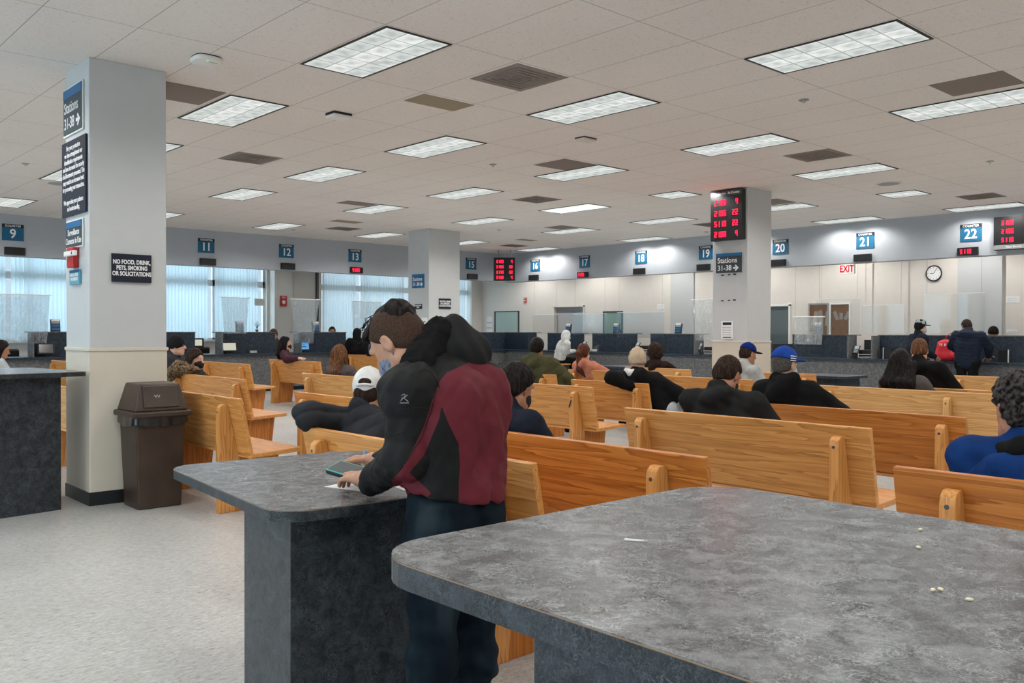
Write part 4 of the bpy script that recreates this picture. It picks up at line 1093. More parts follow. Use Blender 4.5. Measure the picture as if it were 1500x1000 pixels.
def head_sd(s, H, F, sc=1.0, neck=None, ears=True):
    L = lambda x, y, z: H+sc*(F.T@np.array([x, y, z]))
    R = F
    s.ell(L(0, -.012, .022), np.array([.074, .096, .098])*sc, R, .01)
    s.ell(L(0, .028, -.042), np.array([.060, .068, .080])*sc, R, .03)
    s.cap(L(-.022, .058, -.098), L(.022, .058, -.098), .026*sc, None, .03)
    s.cap(L(-.05, .0, -.075), L(-.02, .055, -.100), .022*sc, None, .03); s.cap(L(.05, .0, -.075), L(.02, .055, -.100), .022*sc, None, .03)
    s.cap(L(-.035, .080, .030), L(.035, .080, .030), .012*sc, None, .015)            # brow
    for q in (-1, 1): s.ell(L(q*.032, .098, .010), np.array([.019, .016, .011])*sc, R, .008, 's')
    s.cap(L(0, .092, .008), L(0, .114, -.030), .0085*sc, .0125*sc, .010)             # nose
    s.cap(L(-.012, .100, -.036), L(.012, .100, -.036), .0085*sc, None, .008)
    s.cap(L(-.020, .090, -.066), L(.020, .090, -.066), .0065*sc, None, .006); s.cap(L(-.016, .089, -.078), L(.016, .089, -.078), .007*sc, None, .006)
    if ears:
        for q in (-1, 1):
            s.ell(L(q*.076, -.008, -.008), np.array([.010, .020, .033])*sc, R, .006)
            s.ell(L(q*.086, -.004, -.004), np.array([.006, .010, .018])*sc, R, .004, 's')
    if neck is not None: s.cap(L(0, -.02, -.06), neck, .056*sc, .060*sc, .03)
    return L

EYED = plain('dark_iris', (.02, .012, .008), .2, .6)
def eyes(root, H, F, org, sc=1.0):
    for q in (-1, 1):
        c = H+sc*(F.T@np.array([q*.031, .080, .010]))
        e = MB().ball(tuple(c-org), .0118*sc, 12).build('eye', EYEW, root, smooth=True)
        c2 = H+sc*(F.T@np.array([q*.031, .0885, .009])); MB().ball(tuple(c2-org), .0055*sc, 10).build('iris', EYED, e, smooth=True)

def hair_short(H, F, sc=1.0, th=.012, low=-.055, front=.052, seed=1, curl=.0, ncut=None):
    s = SD(); L = lambda x, y, z: H+sc*(F.T@np.array([x, y, z]))
    s.ell(L(0, -.012, .024), (np.array([.076, .098, .100])+th)*sc, F, .01)
    s.ell(L(0, -.035, -.02), (np.array([.070, .070, .075])+th*.8)*sc, F, .02)
    s.plane(L(0, front, .055), F.T@np.array([0, .80, -.60]), .012)
    s.plane(L(0, 0, low), F.T@np.array([0, .30, -1]), .01)
    for q in (-1, 1): s.ell(L(q*.085, .045, -.045), np.array([.05, .055, .06])*sc, F, .012, 's')
    if curl: 
        w1, w2 = waves(curl, 130, seed, 7), waves(curl*.7, 260, seed+1, 7); s.disp = lambda P: w1(P)+w2(P)
    else: s.disp = waves(.003, 90, seed)
    return s
def mask_sd(H, F, sc=1.0):
    s = SD(); L = lambda x, y, z: H+sc*(F.T@np.array([x, y, z]))
    s.ell(L(0, .036, -.050), np.array([.064, .072, .070])*sc, F); s.cap(L(0, .075, -.035), L(0, .092, -.055), .024*sc, .030*sc, .03); s.cap(L(0, .07, -.1), L(0, .078, -.085), .03*sc, None, .02)
    s.plane(L(0, .07, -.014), F.T@np.array([0, -.35, 1]), .008); s.plane(L(0, .004, 0), F.T@np.array([0, -1, .35]), .008); s.plane(L(0, 0, -.122), F.T@np.array([0, .2, -1]), .008)
    return s
def mask_obj(root, H, F, org, mat, sc=1.0, h=.008, loop=True):
    o = sd_obj('face_mask', mask_sd(H, F, sc), h, mat, root, org)
    if loop:
        L = lambda x, y, z: tuple(H+sc*(F.T@np.array([x, y, z]))-org)
        m = MB()
        for q in (-1, 1):
            m.tube([L(q*.060, .035, -.025), L(q*.072, .012, -.005), L(q*.078, .006, .020)], .0022, 5); m.tube([L(q*.052, .03, -.095), L(q*.068, .005, -.055), L(q*.080, -.012, -.030)], .0022, 5)
        m.build('ear_loop', mat, o)
    return o
def cap_obj(root, H, F, org, mat, sc=1.0, h=.008, back=False, badge=None, tilt=.0, bmat=None, low=.032):
    """baseball cap: crown, brim"""
    L = lambda x, y, z: H+sc*(F.T@np.array([x, y, z]))
    s = SD(); s.ell(L(0, -.012, .030), np.array([.087, .108, .106])*sc, F); s.plane(L(0, 0, low), F.T@np.array([0, -.16 if low > .02 else .32, -1]), .008)
    if back: s.ell(L(0, .115, .035), np.array([.036, .045, .030])*sc, F, .006, 's')
    o = sd_obj('cap_crown', s, h, mat, root, org)
    b = SD(); c = L(0, .105 if not back else -.105, .040)
    b.ell(c, np.array([.078, .085, .0085])*sc, F @ np.eye(3), .004)
    g = 1 if not back else -1
    b.plane(L(0, .072*g, 0), F.T@np.array([0, -g, 0]), .006)
    if back: pass
    b.disp = None
    sd_obj('cap_brim', b, min(h, .006), bmat or mat, root, org)
    MB().ball(tuple(L(0, -.012, .137)-org), .007*sc, 8).build('cap_button', mat, root, smooth=True)
    return o

ALLP = []
def person(label, org, pel, H, face, look, top, bottom, skn, hair=None, h=.012, sc=1.0, seated=True, arms=None, lean=None, bulk=1.0, group=None, puff=None, hood=None, collar=True, shoes=True, seed=0, mask=None, eye=False, hands=True, legs=None, shw=.175):
    """pel: pelvis, H: head centre, face: body heading (deg, 0 = +u), look: 3D gaze direction"""
    org = np.array(org, float); pel = np.array(pel, float); H = np.array(H, float)
    root = thing('person', label, 'person', tuple(org)); Z = np.array([0, 0, 1.0])
    a = math.radians(face); Fw = np.array([math.cos(a), math.sin(a), 0]); Rt = np.array([math.sin(a), -math.cos(a), 0])
    F = head_frame(look); hz = F[2]
    nk = H-hz*.105*sc-F[1]*.035*sc-Z*.04*sc
    sp = nrm(nk-pel); sm = nk-sp*.055*sc
    fwd = nrm(Fw-sp*np.dot(Fw, sp))
    shL, shR = sm-Rt*shw*sc, sm+Rt*shw*sc
    P = lambda x, y, z: pel+(Rt*x+Fw*y+Z*z)*sc
    if arms is None: arms = (((-.215, .03, .14), (-.12, .27, .05)), ((.215, .03, .14), (.12, .27, .05)))
    A = []
    for (e, w), sh in zip(arms, (shL, shR)): A.append((sh, P(*e) if len(e) == 3 else np.array(e[1:]), P(*w) if len(w) == 3 else np.array(w[1:])))
    if legs is None:
        legs = [(P(q*.09, 0, 0), P(q*.12, .43, -.02), P(q*.13, .47, -.46)) for q in (-1, 1)] if seated else [(P(q*.09, 0, -.02), P(q*.10, .03, -.44), P(q*.11, -.01, -.86)) for q in (-1, 1)]
    # body: one continuous skin
    b = SD(); L = head_sd(b, H, F, sc, nk)
    b.cap(sm-sp*.06, pel+sp*.12, .070*sc, .09*sc, .04); b.cap(nk, sm-sp*.06, .056*sc, .065*sc, .03); b.cap(shL+Rt*.04, shR-Rt*.04, .05*sc, None, .04)
    for k, (s_, e, w) in enumerate(A):
        b.cap(s_, e, .042*sc, .036*sc, .02); b.cap(e, w, .036*sc, .026*sc, .015)
        if hands:
            d = nrm(w-e); hand_sd(b, w, d, -Z*.8+fwd*.3 if abs(d[2]) < .8 else fwd, -1 if k == 0 else 1, .55, sc)
    for hp, kn, an in legs: b.cap(hp, kn, .060*sc, .048*sc, .03); b.cap(kn, an, .048*sc, .036*sc, .02)
    b.cap(legs[0][0], legs[1][0], .08*sc, None, .03)
    sd_obj('body', b, h*(.8 if h > .009 else 1), skn, root, org)
    if eye: eyes(root, H, F, org, sc)
    # upper garment
    j = SD(); B = bulk*sc
    ch = sm-sp*.16*sc
    for q in (-1, 1):
        j.cap(pel+Rt*q*.055*sc+sp*.0, ch+Rt*q*.075*sc, .118*B, .118*B, .05)
        j.cap(ch+Rt*q*.07*sc, sm+Rt*q*.11*sc-sp*.02, .115*B, .078*B, .06)
    j.cap(ch, nk-sp*.045, .115*B, .092*sc, .05)
    for s_, e, w in A:
        w2 = w-nrm(w-e)*.012
        j.cap(s_-sp*.01, e, .072*B, .060*B, .035); j.cap(e, w2, .060*B, .046*B, .03)
    if collar: j.cap(nk-sp*.02, nk+sp*(.025 if collar is True else collar), .078*sc, .074*sc, .02); 
    if hood:      # hood lying on the shoulders
        hb = nk-fwd*.075*sc-sp*.02*sc
        j.ell(hb, np.array([.125, .085, .075])*sc*hood, np.stack([Rt, fwd, sp]), .04); j.ell(hb-sp*.07*sc, np.array([.10, .05, .09])*sc*hood, np.stack([Rt, fwd, sp]), .04)
    wv = waves(.006, 32, seed+3); wv2 = waves(.0035, 75, seed+9)
    if puff:
        qf = quilt(sp, puff[0], puff[1], seed*.013); j.disp = lambda Q: wv(Q)*.7+wv2(Q)*.6+qf(Q)
    else: j.disp = lambda Q: wv(Q)+wv2(Q)
    jo = sd_obj('jacket', j, h, top, root, org)
    # trousers
    t = SD(); t.cap(legs[0][0]-(0, 0, 0), legs[1][0], .125*sc, None, .03)
    for hp, kn, an in legs: t.cap(hp, kn, .088*sc, .070*sc, .04); t.cap(kn, an+Z*.02, .070*sc, .056*sc, .03)
    t.disp = waves(.005, 40, seed+5)
    sd_obj('trousers', t, max(h, .012), bottom, root, org)
    if shoes:
        for hp, kn, an in legs:
            s = SD(); s.cap(an-Fw*.04-Z*.035, an+Fw*.12-Z*.048, .042, .036, .02); s.plane(an-Z*.078, -Z, .004)
            sd_obj('shoe', s, .014, BLKC if shoes is True else shoes, root, org)
    if hair is not None:
        for nm, f, mt in hair(H, F, sc, L, nk, sp, Rt, fwd): sd_obj(nm, f, min(h, .010), mt, root, org)
    if mask is not None: mask_obj(root, H, F, org, mask, sc, min(h, .009))
    return dict(root=root, org=org, H=H, F=F, nk=nk, sp=sp, Rt=Rt, fwd=fwd, L=L, A=A, jsd=j, jacket=jo, sm=sm, pel=pel)

def short(mt, **k): return lambda H, F, sc, L, nk, sp, Rt, fwd: [('hair', hair_short(H, F, sc, **k), mt)]
def longhair(mt, ln=.34, wd=.085, seed=1, front=.052, wave=.006, fwdside=.0):
    def g(H, F, sc, L, nk, sp, Rt, fwd):
        s = hair_short(H, F, sc, .016, -.09, front, seed)
        dn = -sp
        a = L(0, -.06, -.02); b = nk-fwd*.105*sc-sp*.02; c = b+dn*ln-fwd*.02
        for q in (-1, -.33, .33, 1):
            s.cap(a+Rt*q*wd*.75, b+Rt*q*wd, .040*sc, .036*sc, .04); s.cap(b+Rt*q*wd, c+Rt*q*wd*1.05, .036*sc, .022*sc, .04)
        for q in (-1, 1): s.cap(L(q*.075, -.01, .02), L(q*.085, -.02, -.13)+fwd*fwdside, .024*sc, .026*sc, .03)
        k = waves(wave, 60, seed+2); k2 = waves(.003, 190, seed+4); s.disp = lambda P: k(P*np.array([1, 1, .35]))+k2(P*np.array([1, 1, .15]))
        return [('hair', s, mt)]
    return g
# ------------------------------------------------------------------ the man stooping over the lower table
RTD, FWD3, ZZ = nrm([_rt[0], _rt[1], 0]), nrm([_fw[0], _fw[1], 0]), np.array([0, 0, 1.0])
def ray_hit(f, px, py, t0, t1):
    d = at(px, py, 1.0)-CAM; t = t0
    for _ in range(90):
        v = float(f((CAM+d*t)[None])[0])
        if v < .0008: return CAM+d*t
        t += max(v*.7, .001)
        if t > t1: return None
    return None
def drape(name, f, strokes, r, mat, parent, org, t0, t1, off=.0015):
    m = MB()
    for st in strokes:
        pts = []
        for a, b in zip(st[:-1], st[1:]):
            n = max(2, int(math.hypot(b[0]-a[0], b[1]-a[1])/3))
            for k in range(n): pts.append((a[0]+(b[0]-a[0])*k/n, a[1]+(b[1]-a[1])*k/n))
        pts.append(st[-1]); q = []
        for p in pts:
            h = ray_hit(f, *p, t0, t1)
            if h is not None: q.append(h-nrm(h-CAM)*off-org)
        if len(q) > 1: m.tube(q, r, 5)
    if m.v: return m.build(name, mat, parent)
def poly_sd(pts, x, y):
    """signed distance (negative inside) to a polygon"""
    p = np.array(pts, float); q = np.roll(p, -1, 0); X = np.stack([x, y], 1)[:, None]
    e = q-p; w = X-p[None]; t = np.clip((w*e).sum(-1)/(e*e).sum(-1), 0, 1)
    d = np.sqrt(((w-e[None]*t[..., None])**2).sum(-1)).min(1)
    c1 = (p[None, :, 1] <= X[..., 1]) & (q[None, :, 1] > X[..., 1]); c2 = (q[None, :, 1] <= X[..., 1]) & (p[None, :, 1] > X[..., 1])
    cr = e[None, :, 0]*w[..., 1]-e[None, :, 1]*w[..., 0]
    ins = ((c1 & (cr > 0)).sum(1)-(c2 & (cr < 0)).sum(1)) != 0
    return np.where(ins, -d, d)

def stooping_man():
    org = np.array([*at(665, 742, 2.83)[:2], 0])
    root = thing('person', 'man stooping over the lower table in a black and maroon hooded jacket', 'person', tuple(org))
    HH = .0045
    fwd = nrm(-RTD*.8+FWD3*.6); rt = nrm(RTD*.6+FWD3*.8)
    look = nrm(-RTD*.70+FWD3*.38-ZZ*.74); F = head_frame(look); sc = .96
    H = at(583, 502, 2.86); nk = at(634, 542, 2.84); pel = at(668, 742, 2.84); sm = at(651, 566, 2.83); sp = nrm(sm-pel)
    shL, shR = sm-rt*.150+sp*.005, sm+rt*.165
    elL, wrL = at(600, 668, 2.70), at(540, 704, 2.98)
    elR, wrR = at(628, 640, 3.10), at(556, 676, 3.22)
    hipL, knL, anL = at(640, 775, 2.76), at(631, 985, 2.70), at(632, 1150, 2.78)
    hipR, knR, anR = at(692, 770, 2.93), at(694, 960, 2.92), at(690, 1090, 2.98)
    # ---- body
    b = SD(); L = head_sd(b, H, F, sc, nk)
    b.cap(nk, sm, .05, .055, .03); b.cap(sm, pel, .07, .10, .04); b.cap(shL, shR, .05, None, .04)
    for s_, e, w in ((shL, elL, wrL), (shR, elR, wrR)): b.cap(s_, e, .042, .036, .02); b.cap(e, w, .036, .027, .015)
    for hp, kn, an in ((hipL, knL, anL), (hipR, knR, anR)): b.cap(hp, kn, .060, .048, .03); b.cap(kn, an, .046, .036, .02)
    b.cap(hipL, hipR, .08, None, .03)
    # left hand holds the phone: wrist -> knuckles towards picture left, palm down
    hd = nrm(at(505, 694, 3.10)-wrL)
    hand_sd(b, wrL+hd*.012, hd, -ZZ*.85+RTD*.15, -1, .62, 1.0, .12, thumb=nrm(-RTD*.85+FWD3*.45+ZZ*.12))
    hr = nrm(at(530, 672, 3.28)-wrR)
    hand_sd(b, wrR+hr*.012, hr, -ZZ*.7-FWD3*.2, 1, .80, 1.0, .08)
    sd_obj('body', b, HH, SK1, root, org)
    m = MB()
    for q in (-1, 1): m.tube([tuple(H+sc*(F.T@np.array([q*x, .099-abs(x-.03)*.35, .034-abs(x-.03)*.15]))-org) for x in (.012, .024, .036, .050)], .0045, 5)
    m.build('eyebrow', HBLK, root)
    # ---- jacket
    j = SD(); ch = sm-sp*.13
    for q, r0, r1 in ((-1, .125, .128), (1, .125, .128)):
        j.cap(pel+rt*q*.055+sp*.035, ch+rt*q*.065, r0, r1, .05); j.cap(ch+rt*q*.065, sm+rt*q*.10-sp*.03, r1, .090, .06)
    j.cap(at(715, 585, 2.95), at(712, 690, 2.95), .065, .055, .06)           # puffed-out back
    sl = SD(); sl.cap(shL+rt*.09+sp*.0, shL-sp*.02, .082, .084, .05); sl.cap(shL-sp*.02, elL, .084, .076, .06); sl.cap(elL, wrL-hd*.010, .066, .046, .035)
    j.cap(shR-sp*.01, elR, .080, .068, .03); j.cap(elR, wrR-hr*.010, .066, .048, .03)
    j.cap(nk, sm-sp*.05, .075, .10, .05)
    j.cap(at(600, 600, 2.88), at(606, 712, 2.92), .070, .060, .05)           # front hanging open
    j.plane(at(668, 722, 2.84), -ZZ*.96-RTD*.17, .012); j.cap(at(612, 705, 2.86), at(605, 733, 2.87), .040, .014, .03)
    j.cap(at(694, 566, 2.90), at(664, 572, 2.78), .078, .078, .12)
    w1, w2, w3 = waves(.010, 26, 3, 6), waves(.005, 60, 5, 6), waves(.0025, 120, 8, 6)
    axl = nrm(elL-shL); qf = quilt(axl, .075, .004, .02)
    ka = nrm(RTD*.45+ZZ*.9-FWD3*.2)
    crs = lambda P: .008*((1-np.abs(np.sin((P@ka)*24+w1(P)*260)))**3)*(w2(P*.35)*90).clip(0, 1)
    j.disp = lambda P: w1(P)*.8+w2(P)*1.4+w3(P)+crs(P)
    ax2 = nrm(wrL-elL); sl.disp = lambda P: w1(P)*.5+w2(P)*1.3+w3(P)+qf(P)+crs(P)
    M_ = 2.82/FPX
    X2 = lambda P: ((P-CAM)@_rt/((P-CAM)@_fw)*FPX+750, 500-(P-CAM)@_up/((P-CAM)@_fw)*FPX)
    back = [(643, 560), (654, 546), (686, 531), (716, 533), (790, 560), (790, 800), (672, 800), (672, 708), (674, 683), (672, 650), (658, 622), (649, 600)]
    strip = [(640, 564), (622, 622), (607, 654), (589, 686), (574, 703), (588, 760), (632, 722), (600, 692), (622, 665), (643, 614), (650, 578)]
    front = [(560, 540), (576, 545), (577, 580), (570, 640), (560, 640)]
    def attr(V, fr=False):
        x, y = X2(V); d = np.minimum(poly_sd(back, x, y), poly_sd(strip, x, y))*M_
        if fr: d = np.minimum(d, poly_sd(front, x, y)*M_)
        return d
    m, nt, out = new_mat('black_and_maroon_shell'); bs = pbsdf(nt, out, (.01, .01, .01), .62, .14)
    at_ = N(nt, 'ShaderNodeAttribute', attribute_name='panel'); r = ramp(nt, [(0, (1, 1, 1)), (.5, (1, 1, 1)), (.501, (0, 0, 0))])
    mr = N(nt, 'ShaderNodeMapRange'); mr.inputs[1].default_value = -.02; mr.inputs[2].default_value = .02
    nt.links.new(at_.outputs['Fac'], mr.inputs[0]); nt.links.new(mr.outputs[0], r.inputs[0])
    mx = N(nt, 'ShaderNodeMixRGB'); mx.inputs[1].default_value = (.0095, .0097, .010, 1); mx.inputs[2].default_value = (.112, .0155, .024, 1)
    nt.links.new(r.outputs[0], mx.inputs[0]); nt.links.new(mx.outputs[0], bs.inputs['Base Color'])
    mp = coords(nt); n2 = N(nt, 'ShaderNodeTexNoise', i_Scale=220.0, i_Detail=2.0); nt.links.new(mp.outputs[0], n2.inputs['Vector']); bump(nt, bs, n2.outputs['Fac'], .2, .002)
    jo = sd_obj('jacket', j, .006, m, root, org, lambda V: attr(V, True)); so = sd_obj('sleeve', sl, .006, m, root, org, attr)
    # hood and fleece collar
    hdm = cloth('charcoal_shell', (.0125, .013, .0135), .65, .14)
    h = SD(); ax = nrm(at(712, 535, 2.88)-at(655, 498, 2.84))
    h.ell(at(674, 517, 2.87), [.095, .095, .066], np.stack([ax, nrm(np.cross(ax, _fw)), nrm(np.cross(ax, np.cross(ax, _fw)))]), .03)
    h.ell(at(652, 503, 2.86), [.062, .09, .054], np.stack([ax, nrm(np.cross(ax, _fw)), nrm(np.cross(ax, np.cross(ax, _fw)))]), .04)
    hw = waves(.012, 30, 11, 6); hw2 = waves(.004, 90, 12, 6); h.disp = lambda P: hw(P)+hw2(P)
    sd_obj('hood', h, .006, hdm, root, org)
    c = SD(); c.cap(at(644, 486, 2.84), at(614, 532, 2.75), .050, .050, .03); c.cap(at(614, 532, 2.75), at(584, 574, 2.78), .046, .026, .03); c.cap(at(648, 488, 2.90), at(612, 540, 2.98), .045, .04, .03)
    c1, c2 = waves(.006, 150, 21, 8), waves(.004, 320, 22, 8); c.disp = lambda P: c1(P)+c2(P)
    sd_obj('fleece_collar', c, .006, cloth('black_fleece', (.008, .008, .0085), .95, .1), root, org)
    # ---- jeans
    t = SD(); t.cap(hipL, hipR, .108, .108, .03); t.cap(pel-rt*.05, pel+rt*.05-sp*.01, .115, .115, .05)
    for hp, kn, an in ((hipL, knL, anL), (hipR, knR, anR)): t.cap(hp, kn, .090, .070, .045); t.cap(kn, an+ZZ*.04, .070, .064, .03)
    t.plane(pel+sp*.075, sp, .01)
    t1, t2 = waves(.009, 38, 31, 6), waves(.006, 95, 33, 6); t.disp = lambda P: t1(P*np.array([1, 1, 1.8]))+t2(P)
    jm, nt, out = new_mat('washed_dark_denim'); bs = pbsdf(nt, out, (.012, .02, .03), .85, .06)
    mp = coords(nt, (1, 1, .6)); n = N(nt, 'ShaderNodeTexNoise', i_Scale=6.0, i_Detail=3.0); n2 = N(nt, 'ShaderNodeTexNoise', i_Scale=260.0, i_Detail=2.0)
    nt.links.new(mp.outputs[0], n.inputs['Vector']); nt.links.new(mp.outputs[0], n2.inputs['Vector'])
    r = ramp(nt, [(.38, (.003, .006, .010)), (.55, (.007, .013, .019)), (.74, (.026, .040, .048))]); nt.links.new(n.outputs['Fac'], r.inputs[0]); nt.links.new(r.outputs[0], bs.inputs['Base Color']); bump(nt, bs, n2.outputs['Fac'], .3, .0015)
    jn = sd_obj('jeans', t, .006, jm, root, org)
    STI = plain('pale_stitching', (.16, .17, .17), .8)
    drape('pocket_stitching', t, [[(655, 741), (690, 743), (727, 740)], [(655, 741), (656, 800)], [(657, 746), (725, 745)], [(727, 740), (724, 800)], [(622, 745), (608, 800), (603, 850)]], .0016, STI, jn, org, 2.3, 3.3)
    drape('pocket_rivets', t, [[(656, 741), (657.5, 741.5)], [(716, 742), (717.5, 742)], [(627, 736), (628.5, 736.5)]], .0045, STEEL, jn, org, 2.3, 3.3)
    drape('frayed_thread', t, [[(736, 752), (738, 768), (734, 775), (738, 782)]], .001, PAPER, jn, org, 2.3, 3.5)
    for an, kn in ((anL, knL), (anR, knR)):
        s = SD(); s.cap(an-fwd*.05-ZZ*(an[2]-.045), an+fwd*.15-ZZ*(an[2]-.035), .045, .036, .02); s.plane(np.array([0, 0, .004]), -ZZ, .003)
        sd_obj('shoe', s, .010, BLKC, root, org)
    # ---- sleeve emblem: a small grey embroidered mark
    EMB = plain('grey_embroidery', (.22, .22, .22), .7)
    drape('sleeve_emblem', sl, [[(588, 579), (592, 577), (594, 579), (588, 586)], [(597, 578), (592, 583), (598, 588)], [(590, 582), (587, 587)], [(586, 590), (599, 590)]], .0012, EMB, so, org, 2.2, 3.2)
    drape('seam', sl, [[(612, 545), (622, 540), (634, 548), (641, 562)], [(641, 562), (632, 600), (618, 640), (598, 672), (574, 700)], [(580, 600), (605, 596), (630, 598)], [(566, 640), (590, 632), (612, 640)]], .0014, plain('dark_seam', (.004, .004, .004), .8), so, org, 2.2, 3.3, .0003)
    # ---- hair: clipped sides, long top combed forward
    s = hair_short(H, F, sc, .0035, -.055, .055, 3); s.disp = None
    sd_obj('clipped_sides', s, .005, STUB, root, org)
    s = SD(); L2 = lambda x, y, z: H+sc*(F.T@np.array([x, y, z]))
    s.ell(L2(0, -.012, .045), np.array([.068, .100, .083])*sc, F, .01); s.ell(L2(0, .050, .076), np.array([.056, .046, .036])*sc, F, .03); s.ell(L2(0, -.075, .075), np.array([.05, .04, .045])*sc, F, .03)
    s.plane(L2(0, 0, .050), F.T@np.array([0, .28, -1]), .010)
    k1, k2 = waves(.004, 110, 41, 7), waves(.003, 260, 42, 7); A_ = F.T@np.diag([1, .35, .6])@F; s.disp = lambda P: k1(P@A_)+k2(P@A_)
    sd_obj('hair', s, .0045, HBLK, root, org)
    m = MB()
    for k in range(46):
        x = rng.uniform(-.05, .05); y = rng.uniform(-.02, .09); z = .128-1.0*max(0, y-.03)**1.2-abs(x)*.30
        p0 = L2(x, y, z); p1 = L2(x*1.1+rng.uniform(-.008, .008), y+.018, z+.004+rng.uniform(-.006, .008)); p2 = L2(x*1.1, y+.034, z-.006)
        m.tube([p0-org, p1-org, p2-org], .0013, 4)
    m.build('hair_strands', HBLK, root)
    mk = plain('grey_blue_patterned_mask', (.17, .19, .26), .8, .2, var=.55, vscale=70)
    mask_obj(root, H, F, org, mk, sc, .006)
    # ---- watch
    w0 = wrL-hd*.004; wa = nrm(np.cross(hd, ZZ)); m = MB()
    m.tube([w0+.034*(math.cos(a)*wa+math.sin(a)*nrm(np.cross(wa, hd)))-org for a in np.linspace(0, 2*PI, 26)[:-1]], .0075, 6, True)
    wt = m.build('wristwatch', STEEL, root, smooth=True)
    fc = w0+.036*nrm(-_fw*.75-ZZ*.30+RTD*.15); n = nrm(fc-w0); MB().cyl(fc-n*.004-org, fc+n*.006-org, .0185, n=24).build('watch_case', STEEL, wt); MB().cyl(fc+n*.006-org, fc+n*.007-org, .0145, n=24).build('watch_dial', BLACK, wt)
    return H
stooping_man()

# phone, pen and papers
def slab(name, label, cat, c, ax, nz, dims, parts):
    ax = nrm(ax); nz = nrm(np.array(nz)-ax*np.dot(nz, ax)); ay = np.cross(nz, ax)
    t = thing(name, label, cat, tuple(c))
    M3 = Matrix((ax, ay, nz)).transposed(); t.rotation_euler = M3.to_euler()
    for nm, bx, mt, bv in parts: MB().box(*bx).build(nm, mt, t, bevel=bv)
    return t
c0 = at(509, 688, 3.115)
slab('mobile_phone', 'black mobile phone with a teal rim held over the lower table', 'phone', c0, at(540, 699, 3.06)-at(482, 682, 3.19), ZZ*.8-FWD3*.45+RTD*.1, None,
     [('case', (-.076, .076, -.038, .038, -.014, .003), BLACK, .004), ('rim', (-.0745, .0745, -.0365, .0365, .002, .0048), plain('teal_rim', (.06, .42, .38), .4), .001), ('screen', (-.0705, .0705, -.0325, .0325, .0045, .0055), plain('dim_screen', (.10, .11, .11), .12, .6), 0)])
t = thing('pen', 'light blue pen upright in the hand of the stooping man', 'pen', tuple(at(531, 676, 3.27)))
d = at(535, 660, 3.27)-at(531, 676, 3.27)
MB().cyl((0, 0, 0), tuple(d*1.05), .0048, n=12).build('barrel', plain('light_blue_plastic', (.12, .30, .60), .35), t, smooth=True); MB().cyl((0, 0, 0), tuple(-d*.35), .0042, .001, 10).build('tip', STEEL, t)
for k, (x, y, r, lb) in enumerate(((1.80, 2.72, .30, 'white form lying under the phone on the lower table'), (1.95, 2.545, -.2, 'printed form under the sleeve of the stooping man at the table edge'))):
    t = thing('paper_form', lb, 'paper', (x, y, .8102), r)
    MB().box(-.14, .14, -.105, .105, 0, .0008).build('sheet', PAPER, t); MB().box(-.12, .12, -.06, -.057, .0008, .0011).box(-.12, .12, .02, .023, .0008, .0011).build('print', DARKG, t)

# ------------------------------------------------------------------ everyone else
def pl(u, v, z=.55): return (u, v, z)
def col_(name, c, **k): return cloth(name, c, **k)
NAVY = col_('navy_cloth', (.012, .016, .026)); DGR = col_('charcoal_cloth', (.028, .029, .034)); OLV = col_('olive_cloth', (.060, .058, .028)); SAL = col_('salmon_cloth', (.42, .165, .11))
BRC = col_('dark_brown_cloth', (.022, .013, .011)); GRY = col_('grey_marl_cloth', (.34, .34, .33)); BLU = col_('royal_blue_cloth', (.006, .030, .125)); MAR = col_('maroon_cloth', (.055, .022, .032)); GJK = col_('taupe_grey_cloth', (.085, .075, .075)); DOL = col_('dark_olive_cloth', (.022, .022, .014))
WHT = col_('off_white_cloth', (.62, .62, .61)); CAPB = col_('blue_cap_cloth', (.012, .05, .26)); CAPD = col_('deep_blue_cap_cloth', (.004, .018, .12)); CAPG = col_('grey_green_cap_cloth', (.26, .33, .33)); BEI = col_('beige_knit', (.44, .34, .24), fine=120); BKN = col_('black_knit', (.012, .012, .014)); FUR = hairm('brown_fur', (.05, .032, .018), (.26, .18, .11), (40, 40, 40)); LJN = col_('light_jeans', (.40, .44, .46))
MB_ = plain('black_mask', (.012, .012, .013), .8); MW = plain('pale_blue_mask', (.42, .52, .55), .8)
d3 = lambda r, f, z: tuple(RTD*r+FWD3*f+ZZ*z)

# white-capped man, arm over the bench back
p = person('man in a backward white cap and dark grey puffer, arm draped over the bench back', (2.68, 4.02, 0), (2.70, 3.98, .56), at(540, 573, 4.98), 10, d3(.05, .95, -.34), DGR, BLKC, SK2, short(HDBR, th=.004, low=-.07), h=.008, bulk=1.24, puff=(.085, .016), collar=.06,
    arms=((('w', *at(452, 607, 4.78)), ('w', *at(478, 640, 4.98))), ((.28, .10, .16), (.12, .33, .10))), seed=4, eye=False, shw=.185)
cap_obj(p['root'], p['H'], p['F'], p['org'], WHT, 1.02, .006, False, low=-.012)
s = SD(); s.ell(p['L'](0, -.108, .022), np.array([.038, .022, .026]), p['F']); s.plane(p['L'](0, 0, .010), p['F'].T@np.array([0, 0, -1.]), .003)
sd_obj('cap_opening', s, .005, HDBR, p['root'], p['org']); Lq = p['L']
MB().tube([tuple(Lq(x, -.126+abs(x)*.35, .004)-p['org']) for x in np.linspace(-.045, .045, 9)], .008, 6).build('cap_strap', WHT, p['root'], smooth=True)

